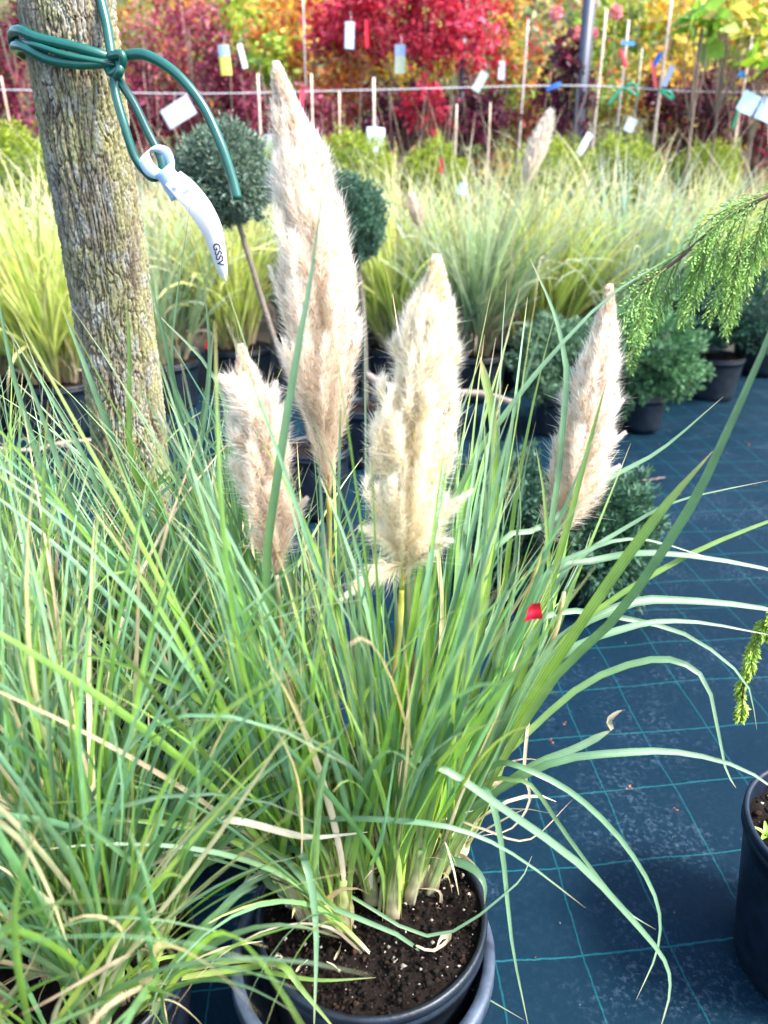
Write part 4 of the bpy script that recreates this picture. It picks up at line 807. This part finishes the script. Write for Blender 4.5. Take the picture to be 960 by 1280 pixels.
S_ = [
 (12, 95, 45, 85, 7.0, BUR, 'burgundy maple at the left edge of the photo', 2600, .045),
 (25, 30, 40, 60, 8.2, OLV, 'olive green shrub at the top left corner', 1200, .05),
 (185, 45, 50, 55, 8.2, MIX, 'dull mixed green and red shrub right of the trunk top', 1600, .05),
 (222, 95, 62, 95, 6.8, PNK, 'rose red maple right of the tree trunk with a pale label', 4200, .042),
 (165, 140, 45, 55, 6.6, BUR, 'dark burgundy maple directly behind the trunk and tie', 2000, .04),
 (300, 130, 52, 62, 6.5, BUR, 'burgundy maple low between the trunk and the tallest plume', 2800, .042),
 (295, 40, 45, 50, 8.0, YGR, 'yellow green shrub above the ball topiary', 1400, .06),
 (370, 70, 42, 75, 7.6, ORG, 'orange yellow shrub behind the tip of the tallest plume', 1900, .06),
 (340, 85, 30, 35, 7.2, YGR, 'bright lime leaved shrub left of the tallest plume tip', 500, .09),
 (425, 100, 35, 45, 7.1, ORG, 'orange shrub right of the tallest plume tip', 1100, .055),
 (400, 165, 40, 45, 6.6, PNK, 'pinkish red low maple right of the tallest plume', 1700, .04),
 (530, 35, 95, 62, 6.9, RED, 'large bright crimson maple at the top middle', 6400, .045),
 (440, 40, 45, 40, 7.3, RED, 'smaller crimson maple left of the large one', 1500, .045),
 (615, 90, 45, 80, 7.3, MIX, 'sparse red maple with green leaves left of the metal post', 1900, .045),
 (510, 90, 60, 40, 7.6, YLW, 'yellow shrub under the crimson maple', 1200, .06),
 (500, 150, 60, 40, 6.6, PUR, 'dark purple low shrub in the middle under the wire', 2500, .04),
 (590, 155, 50, 40, 6.6, PUR, 'dark purple low shrub left of the metal post', 2300, .04),
 (530, 140, 30, 30, 6.4, RED, 'small red leaved plant among the purple shrubs', 450, .045),
 (670, 60, 50, 60, 8.0, OLV, 'pale olive shrub with pink flower heads beside the metal post', 1500, .055),
 (660, 130, 35, 50, 7.2, MIX, 'mixed red and yellow shrub left of the post base', 900, .05),
 (703, 130, 32, 55, 6.2, PUR, 'dark purple maple wrapped round the metal post', 1900, .04),
 (770, 60, 45, 75, 7.4, YGR, 'yellow green shrub right of the metal post with ties', 1500, .07),
 (790, 140, 60, 50, 6.9, MIX, 'mixed green and rust shrub low behind the bamboo canes', 1500, .05),
 (835, 70, 45, 60, 7.0, YLW, 'yellow leaved shrub between the bamboo canes', 1200, .07),
 (905, 40, 55, 70, 7.3, YGR, 'lime and yellow shrub at the top right', 1500, .08),
 (875, 140, 55, 48, 6.5, PUR, 'dark purple shrub under the pale square labels', 3000, .04),
 (950, 140, 35, 55, 6.9, BUR, 'burgundy shrub at the right edge behind the labels', 1500, .045),
 (945, 60, 40, 60, 7.8, ORG, 'orange brown shrub at the right edge of the photo', 1100, .07),
 (760, 180, 60, 25, 6.4, OLV, 'grey green low shrub under the bamboo canes', 1500, .04),
 (460, 20, 60, 40, 8.6, YLW, 'yellow tree far behind the crimson maples', 1200, .06),
 (250, 10, 60, 45, 8.6, ORG, 'orange tinged tree far behind the rose maple', 1200, .06),
]
for i, (px, py, rx, ry, D, pal, lab, n, lf) in enumerate(S_):
    shrub(px, py, rx*.98, ry*.98, D, pal, lab, 400+i, n=int(n*.62), leaf=lf*1.1, big=lf >= .055, name='autumn_shrub')
# big leaved branches at the top right corner, nearer
shrub(915, 10, 60, 26, 6.0, YLW, 'long yellow and green leaves hanging into the top right corner', 470, n=120, leaf=.11, ncl=14, big=True, name='leafy_shrub')
shrub(880, 22, 16, 24, 5.9, [(.22, .40, .05), (.16, .34, .05)], 'bunch of long green leaves near the top right', 471, n=26, leaf=.19, ncl=5, big=True, name='leafy_shrub')
shrub(955, 75, 16, 20, 5.9, [(.22, .42, .05), (.30, .50, .05)], 'bright green leaves at the right edge above the labels', 472, n=20, leaf=.17, ncl=4, big=True, name='leafy_shrub')
# far wood
rg = np.random.default_rng(77); mb = MB(); n = 26000
x = rg.uniform(-11, 11, n); y = rg.uniform(9.6, 13, n); z = rg.random(n)**.8*(4.6+.8*np.sin(x*1.3))
cl = vnoise(np.stack([x*.9, y*.9, z*.9], -1), 5); pal = np.array(OLV+GRN+YLW[:2]+ORG[:2]+PNK[:1]); ci = (cl*1.25*len(pal)).astype(int) % len(pal)
kites(mb, np.stack([x, y, z], -1), nrm(rg.normal(0, 1, (n, 3))), rg.uniform(.10, .22, n), rg.uniform(.03, .06, n), pal[ci]*rg.uniform(.6, 1.3, (n, 1)), rg)
mb.build('distant_foliage', M_fol, kind='stuff')
mb = MB(); xx = np.linspace(-30, 30, 120); zz = np.linspace(0, 1, 20); XX, ZZ = np.meshgrid(xx, zz, indexing='ij'); hh = 4.8+1.2*vnoise(np.stack([XX*.6, XX*0, XX*0], -1), 6)
pp = np.stack([XX, ZZ*4, ZZ*0], -1); mb.add(np.stack([XX, 14+1.6*vnoise(np.stack([XX*.8, ZZ*5, ZZ*0], -1), 7), ZZ*hh], -1), grid_faces(120, 20), (.09, .12, .06)); mb.build('distant_hedge', M_fol, kind='stuff')

# pink flower heads
for (px, py, D, r_, lab) in [(695, 16, 6.3, .045, 'pale pink hydrangea head left of the metal post, highest'), (722, 42, 6.2, .042, 'pink hydrangea head just left of the metal post'), (770, 15, 6.4, .045, 'pink hydrangea head just right of the metal post'), (742, 42, 6.5, .035, 'small pink flower head behind the metal post')]:
    rg = np.random.default_rng(px); c = U(px, py, D); d = nrm(rg.normal(0, 1, (160, 3))); t = thing('flower_head', lab, 'flower', c)
    mb = MB(); kites(mb, c+d*r_*.6, nrm(d+rg.normal(0, .5, (160, 3))), rg.uniform(.6, 1.2, 160)*r_*.7, np.full(160, r_*.22), np.array([.72, .30, .38])*rg.uniform(.7, 1.2, (160, 1)), rg); mb.build('petals', M_fol, t, kind='stuff')
    mb = MB(); tube(mb, resample([[c[0], D, 0], [c[0]+.03, D, c[2]*.6], c], 8), .004, 5, (.2, .2, .1)); mb.build('stem', M_bark, t)

# ------------------------------------------------------------------ stakes, posts, wire
def stake(px, ytop, D, lab, r_=.006, col=(.60, .46, .33), ztop=None):
    a = U(px, ytop, D); t_ = MB(); P = resample([[a[0]+rng.normal(0, .02), D, 0], [a[0]+rng.normal(0, .008), D, a[2]*.5], [a[0], D, a[2]]], 12)
    tube(t_, P, r_*np.array([1.05, 1, 1, 1.12, 1, 1, 1, 1.1, 1, 1, .95, .9]), 8, col); o = t_.build('cane', M_bark); tag(o, lab, 'cane', 'canes behind the grass row')
for (px, yt, D, lab, r_, c) in [(1, 95, 6.0, 'wooden cane at the very left edge', .008, (.5, .33, .26)), (322, 92, 6.1, 'pinkish cane between the ball topiary and the tallest plume', .009, (.62, .45, .40)), (389, 92, 6.1, 'cane just right of the tallest plume tip', .008, (.62, .48, .40)),
                               (424, 114, 5.9, 'thin tilted cane right of the tallest plume', .007, (.60, .46, .32)), (467, 97, 6.1, 'stout pale cane topped above the wire in the middle', .010, (.68, .52, .44)), (571, 130, 6.0, 'cane below the wire, left of the faded plume', .008, (.50, .40, .32)),
                               (613, 128, 6.0, 'thin cane below the wire, nearest the faded plume', .006, (.55, .44, .32)), (758, 12, 6.1, 'tall cane just right of the metal post', .010, (.60, .48, .38)), (786, 25, 6.2, 'tall pale cane with a green tie, second right of the post', .009, (.58, .48, .42)),
                               (803, 60, 6.6, 'thin grey cane between the tied canes', .006, (.5, .46, .38)), (841, -10, 6.2, 'tall pinkish cane with a red ribbon', .010, (.62, .48, .42)), (942, 35, 6.3, 'tall cane behind the pale square labels', .009, (.60, .46, .38)), (378, -20, 6.8, 'tall grey cane behind the orange shrub', .007, (.55, .5, .45)), (660, 25, 6.8, 'grey cane left of the metal post among olive leaves', .007, (.55, .5, .48))]:
    stake(px, yt, D, lab, r_, c)
def post(px, D, wdt, lab, h=3.0):
    a = U(px, 110, D); t = thing('fence_post', lab, 'post', (a[0], D, 0)); mb = MB(); box(mb, (a[0], D, h/2), wdt, wdt*.6, h, col=(.035, .045, .075)); mb.build('upright', M_metal, t, smooth=False)
    mb = MB(); box(mb, (a[0], D, h+.004), wdt*1.2, wdt*.8, .008, col=(.02, .02, .02)); mb.build('cap', M_metal, t, smooth=False)
post(727, 6.1, .078, 'dark blue grey metal post that carries the wire'); post(577, 6.9, .045, 'thin black post behind the crimson maple')
mb = MB(); P = resample([U(-250, 108, 6.02), U(0, 112, 6.02), U(240, 117, 6.02), U(480, 112, 6.02), U(722, 107, 6.02), U(900, 115, 6.02), U(1200, 112, 6.02)], 60); tube(mb, P, .0032, 6, (.55, .55, .60)); tag(mb.build('support_wire', M_metal), 'thin grey wire stretched across behind the grass row', 'wire')

# ------------------------------------------------------------------ labels, ribbons and ties
from mathutils import Euler
def card(name, px, py, D, wpx, hpx, rot, col, lab, cat='label', band=None, string=True):
    c = U(px, py, D); k = math.hypot(D, c[2]-CAM_H)/F; t = thing(name, lab, cat, c)
    W_, H_ = wpx*k*.8, hpx*k*.8; e = Euler((R(random.uniform(-12, 12)), R(rot), R(random.uniform(-14, 14))))
    g = 6; mb = MB(); xs_ = np.linspace(-.5, .5, g); X, Z = np.meshgrid(xs_, xs_, indexing='ij'); Y = .12*W_*(X**2*4)*random.uniform(-1, 1)
    V = np.stack([X*W_, Y, Z*H_], -1); V2 = V+[0, .0012, 0]; Mx = np.array(e.to_matrix())
    cc = np.tile(np.array(col)*.78*np.array([.92, .97, 1.0]), (g*g, 1))
    mb.add(V.reshape(-1, 3) @ Mx.T + c, grid_faces(g, g), cc); mb.add(V2.reshape(-1, 3) @ Mx.T + c, grid_faces(g, g)[:, ::-1], cc); mb.build('sheet', M_plast, t)
    if band:
        mb = MB()
        V3 = np.stack([X*W_*.98, Y-.0015, Z*H_*.34+H_*.31], -1); mb.add(V3.reshape(-1, 3) @ Mx.T + c, grid_faces(g, g), band); mb.build('printed_band', M_plast, t)
    if string:
        top = np.array([0, 0, H_*.5]) @ Mx.T + c; mb = MB(); tube(mb, resample([top-[0, 0, .004], top+[.01, .02, .03], top+[0, .06, .07]], 6), .0012, 5, (.5, .5, .5)); mb.build('loop', M_plast, t)
card('plant_label', 281, 75, 6.2, 15, 36, -3, (.72, .62, .10), 'yellow plant label with a blue top left of the tallest plume tip', band=(.25, .35, .65))
card('plant_label', 223, 140, 6.0, 44, 26, -28, (.62, .64, .80), 'large tilted pale lilac label over the rose red maple')
card('plant_label', 437, 44, 6.3, 12, 32, 2, (.50, .60, .80), 'pale blue upright label on the crimson maple')
card('plant_label', 500, 74, 6.3, 14, 34, 2, (.66, .68, .50), 'cream label with a blue top under the crimson maple', band=(.3, .4, .75))
card('plant_label', 303, 70, 6.4, 7, 30, -12, (.70, .70, .76), 'narrow white label right of the yellow one')
card('plant_label', 470, 178, 5.7, 26, 40, 4, (.60, .70, .82), 'pale blue sheet label low above the lime shrub')
card('plant_label', 600, 102, 6.3, 12, 26, 30, (.66, .66, .62), 'crumpled white label on the wire left of the metal post')
card('plant_label', 730, 181, 5.6, 9, 34, 30, (.64, .70, .82), 'slim pale blue label tilted at the foot of the metal post')
card('plant_label', 935, 129, 5.8, 24, 26, 25, (.50, .70, .82), 'pale turquoise square label, left of the two at the right edge')
card('plant_label', 958, 137, 5.8, 22, 28, 20, (.52, .66, .85), 'pale blue square label, right of the two at the right edge')
card('plant_label', 788, 156, 6.0, 14, 18, 20, (.70, .70, .74), 'white label low between the canes')
card('plant_label', 835, 95, 6.0, 8, 26, 20, (.60, .64, .80), 'lilac label on the cane beside the red ribbon')
card('plant_label', 335, 182, 5.6, 10, 28, 0, (.60, .72, .84), 'pale blue label left edge of the tallest plume')
card('plant_label', 22, 185, 5.6, 10, 18, 5, (.45, .58, .90), 'small blue label at the far left above the grass')
card('plant_label', 578, 236, 4.6, 12, 16, 10, (.60, .66, .88), 'small pale blue label inside the middle grass')
card('plant_label', 627, 88, 6.8, 9, 22, 0, (.62, .60, .70), 'faint lilac label in the sparse red maple')
for (px, py, D, w_, h_, rt, col, lab) in [(459, 42, 6.2, 6, 32, -4, (.75, .02, .05), 'red ribbon strip beside the pale blue label'), (377, 124, 5.9, 6, 24, 6, (.75, .02, .05), 'red ribbon just right of the tallest plume'),
    (552, 207, 5.0, 6, 20, 2, (.75, .02, .03), 'red clip inside the middle grass'), (818, 92, 6.0, 6, 34, -18, (.75, .06, .06), 'long red ribbon between the tall canes'), (779, 72, 6.0, 6, 24, -25, (.75, .05, .05), 'red ribbon left of the tied cane'),
    (822, 74, 5.9, 6, 16, 25, (.02, .16, .70), 'bright blue tie above the long red ribbon'), (692, 108, 6.0, 20, 6, -20, (.04, .16, .60), 'blue tie on the wire left of the metal post'), (785, 54, 6.0, 18, 5, 5, (.05, .25, .70), 'blue tie high on the tied cane'),
    (927, 93, 6.0, 10, 8, 0, (.05, .25, .70), 'blue tie on the cane at the right'), (260, 431, 3.4, 7, 14, 20, (.75, .01, .03), 'red tag low behind the grass right of the trunk')]:
    card('ribbon', px, py, D, w_, h_, rt, col, lab, 'ribbon', string=False)
for (pts, D, lab) in [([(783, 108), (792, 104), (797, 120), (780, 110), (770, 118), (760, 132)], 5.95, 'green tie knotted round the cane on the wire'), ([(824, 112), (838, 116), (840, 124), (826, 114)], 5.95, 'small green tie where the red ribbon cane meets the wire'), ([(925, 125), (920, 145), (916, 160)], 5.9, 'green string hanging under the pale square labels')]:
    mb = MB(); tube(mb, resample([U(a, b, D) for a, b in pts], 20), .010, 6, (.01, .30, .16)); tag(mb.build('plant_tie', M_tube), lab, 'plant tie')
# red tag in the right of the plant
t = thing('red_tag', 'small folded red tag among the leaves below the right plume', 'tag', U(667, 765, .80)); mb = MB()
q0 = U(667, 764, .80); g = 7; a_, b_ = np.meshgrid(np.linspace(-1, 1, g), np.linspace(-1, 1, g), indexing='ij')
V = np.stack([a_*.0085*(1-.25*b_), -.004*np.abs(a_+.2)+.0015*np.sin(b_*3), b_*.0105+.003*a_], -1).reshape(-1, 3)+q0
mb.add(V, grid_faces(g, g), (.62, .006, .03)); mb.add(V+[0, .0012, 0], grid_faces(g, g)[:, ::-1], (.40, .004, .02)); mb.build('sheet', M_plast, t)
mb = MB(); tube(mb, resample([q0+[0, .002, .008], q0+[.004, .012, -.02], U(655, 800, .84)], 8), .0009, 5, (.45, .4, .3)); mb.build('string', M_plast, t)

# ------------------------------------------------------------------ things lying on the mat
def branch_on(pts, r0, r1, lab, col, side=()):
    t = thing('fallen_branch' , lab, 'branch', pts[0]); mb = MB(); P = resample(pts, 18); P = P+np.random.default_rng(3).normal(0, .002, P.shape); tube(mb, P, np.linspace(r0, r1, 18), 8, col)
    mb.build('main_stem', M_bark, t)
    for s in side: mb = MB(); tube(mb, resample(s, 8), np.linspace(r1, r1*.4, 8), 6, col); mb.build('twig', M_bark, t)
branch_on([U(455, 468, 3.3), U(500, 488, 3.25), U(560, 492, 3.2), U(600, 492, 3.2), U(645, 505, 3.15)], .020, .014, 'grey brown bare branch lying level behind the centre plume', (.20, .16, .14))
branch_on([UH(-10, 560, .03), UH(40, 562, .03), UH(85, 552, .025), UH(120, 550, .02)], .010, .006, 'dry pale twig on the mat at the left behind the leaves', (.42, .34, .26), side=[[UH(70, 555, .03), UH(90, 560, .03), UH(100, 570, .02)], [UH(50, 560, .03), UH(30, 548, .04), UH(22, 556, .02)]])
branch_on([UH(775, 598, .012), UH(800, 601, .012), UH(832, 597, .012)], .004, .002, 'thin brown twig on the mat right of the right plume', (.26, .17, .12))
k = 0
for (px, py, lab) in [(640, 535, 'rust coloured fallen leaf on the mat between the right plumes'), (848, 618, 'orange brown fallen leaf on the mat right of the right plume'), (935, 556, 'brown crumb of leaf on the mat at the far right'), (788, 985, 'tiny red brown flake on the mat near the third thread'), (846, 1010, 'dark brown crumb on a thread of the mat'),
                      (706, 905, 'small brown leaf on the mat beside the dead leaves'), (690, 925, 'reddish flat leaf on the mat close to the dry leaves'), (932, 490, 'pale crumb on the mat near the right edge')]:
    rg = np.random.default_rng(px); c = UH(px, py, .012); mb = MB(); kites(mb, c+rg.normal(0, .003, (3, 3))*[1, 1, .2], nrm(rg.normal(0, 1, (3, 3))*[1, 1, .1]), np.full(3, .016 if py < 700 else .009), np.full(3, .005 if py < 700 else .003), np.tile([[.40, .15, .07]], (3, 1)), rg); tag(mb.build('fallen_leaf', M_fol, smooth=False), lab, 'fallen leaf')
rg = np.random.default_rng(91); mb = MB(); n = 520; x = rg.uniform(-1.2, 2.6, n); y = rg.uniform(.5, 4.5, n)
P0 = np.stack([x, y, ground_z(x, y)+.005], -1); cc = np.array([[.30, .28, .25], [.09, .05, .03], [.03, .02, .015], [.34, .24, .14]])[rg.integers(0, 4, n)]
kites(mb, P0, nrm(rg.normal(0, 1, (n, 3))*[1, 1, .12]), rg.gamma(2, .0018, n)+.002, rg.uniform(.0008, .0022, n), cc, rg); mb.build('mat_debris', M_soil, kind='stuff', smooth=False)
# pale dried bits on the centre pot's soil
for (pts, wd, lab) in [([(520, 1182), (540, 1190), (560, 1178), (562, 1168), (550, 1172), (545, 1186)], .009, 'curled papery dried leaf on the soil near the rim'), ([(370, 1215), (385, 1200)], .007, 'short cream leaf scrap on the soil, left of two'), ([(418, 1200), (424, 1190), (427, 1178)], .006, 'cream curved leaf scrap in the middle of the soil'), ([(408, 1202), (418, 1208), (425, 1216)], .004, 'narrow pale splinter on the soil'), ([(328, 1190), (340, 1212)], .006, 'cream leaf scrap near the left rim of the soil')]:
    P = resample([UH(a, b, SZ+.008+.004*(i % 2)) for i, (a, b) in enumerate(pts)], 10)[None]; mb = MB(); add_ribbons(mb, P, np.full((1, 10), wd)*np.sin(np.linspace(.3, 2.8, 10)), np.linspace(0, 1.5, 10)[None], np.tile(np.array([.60, .50, .38]), (1, 10, 1))); tag(mb.build('leaf_scrap', M_leaf), lab, 'leaf scrap')
# seedling in the right pot
sg = thing('seedling', 'tiny bright green seedling in the pot at the right edge', 'seedling', UH(957, 1045, .27)); b0 = UH(957, 1048, .27)
for a in range(5):
    P = resample([b0, b0+[.008*math.cos(a*1.3), .008*math.sin(a*1.3), .010], b0+[.024*math.cos(a*1.3), .024*math.sin(a*1.3), .014]], 8)[None]; mb = MB(); add_ribbons(mb, P, .008*np.sin(np.linspace(.3, 2.9, 8))[None], np.zeros((1, 8)), np.tile(np.array([.22, .42, .04]), (1, 8, 1))); mb.build('leaf', M_leaf, sg)
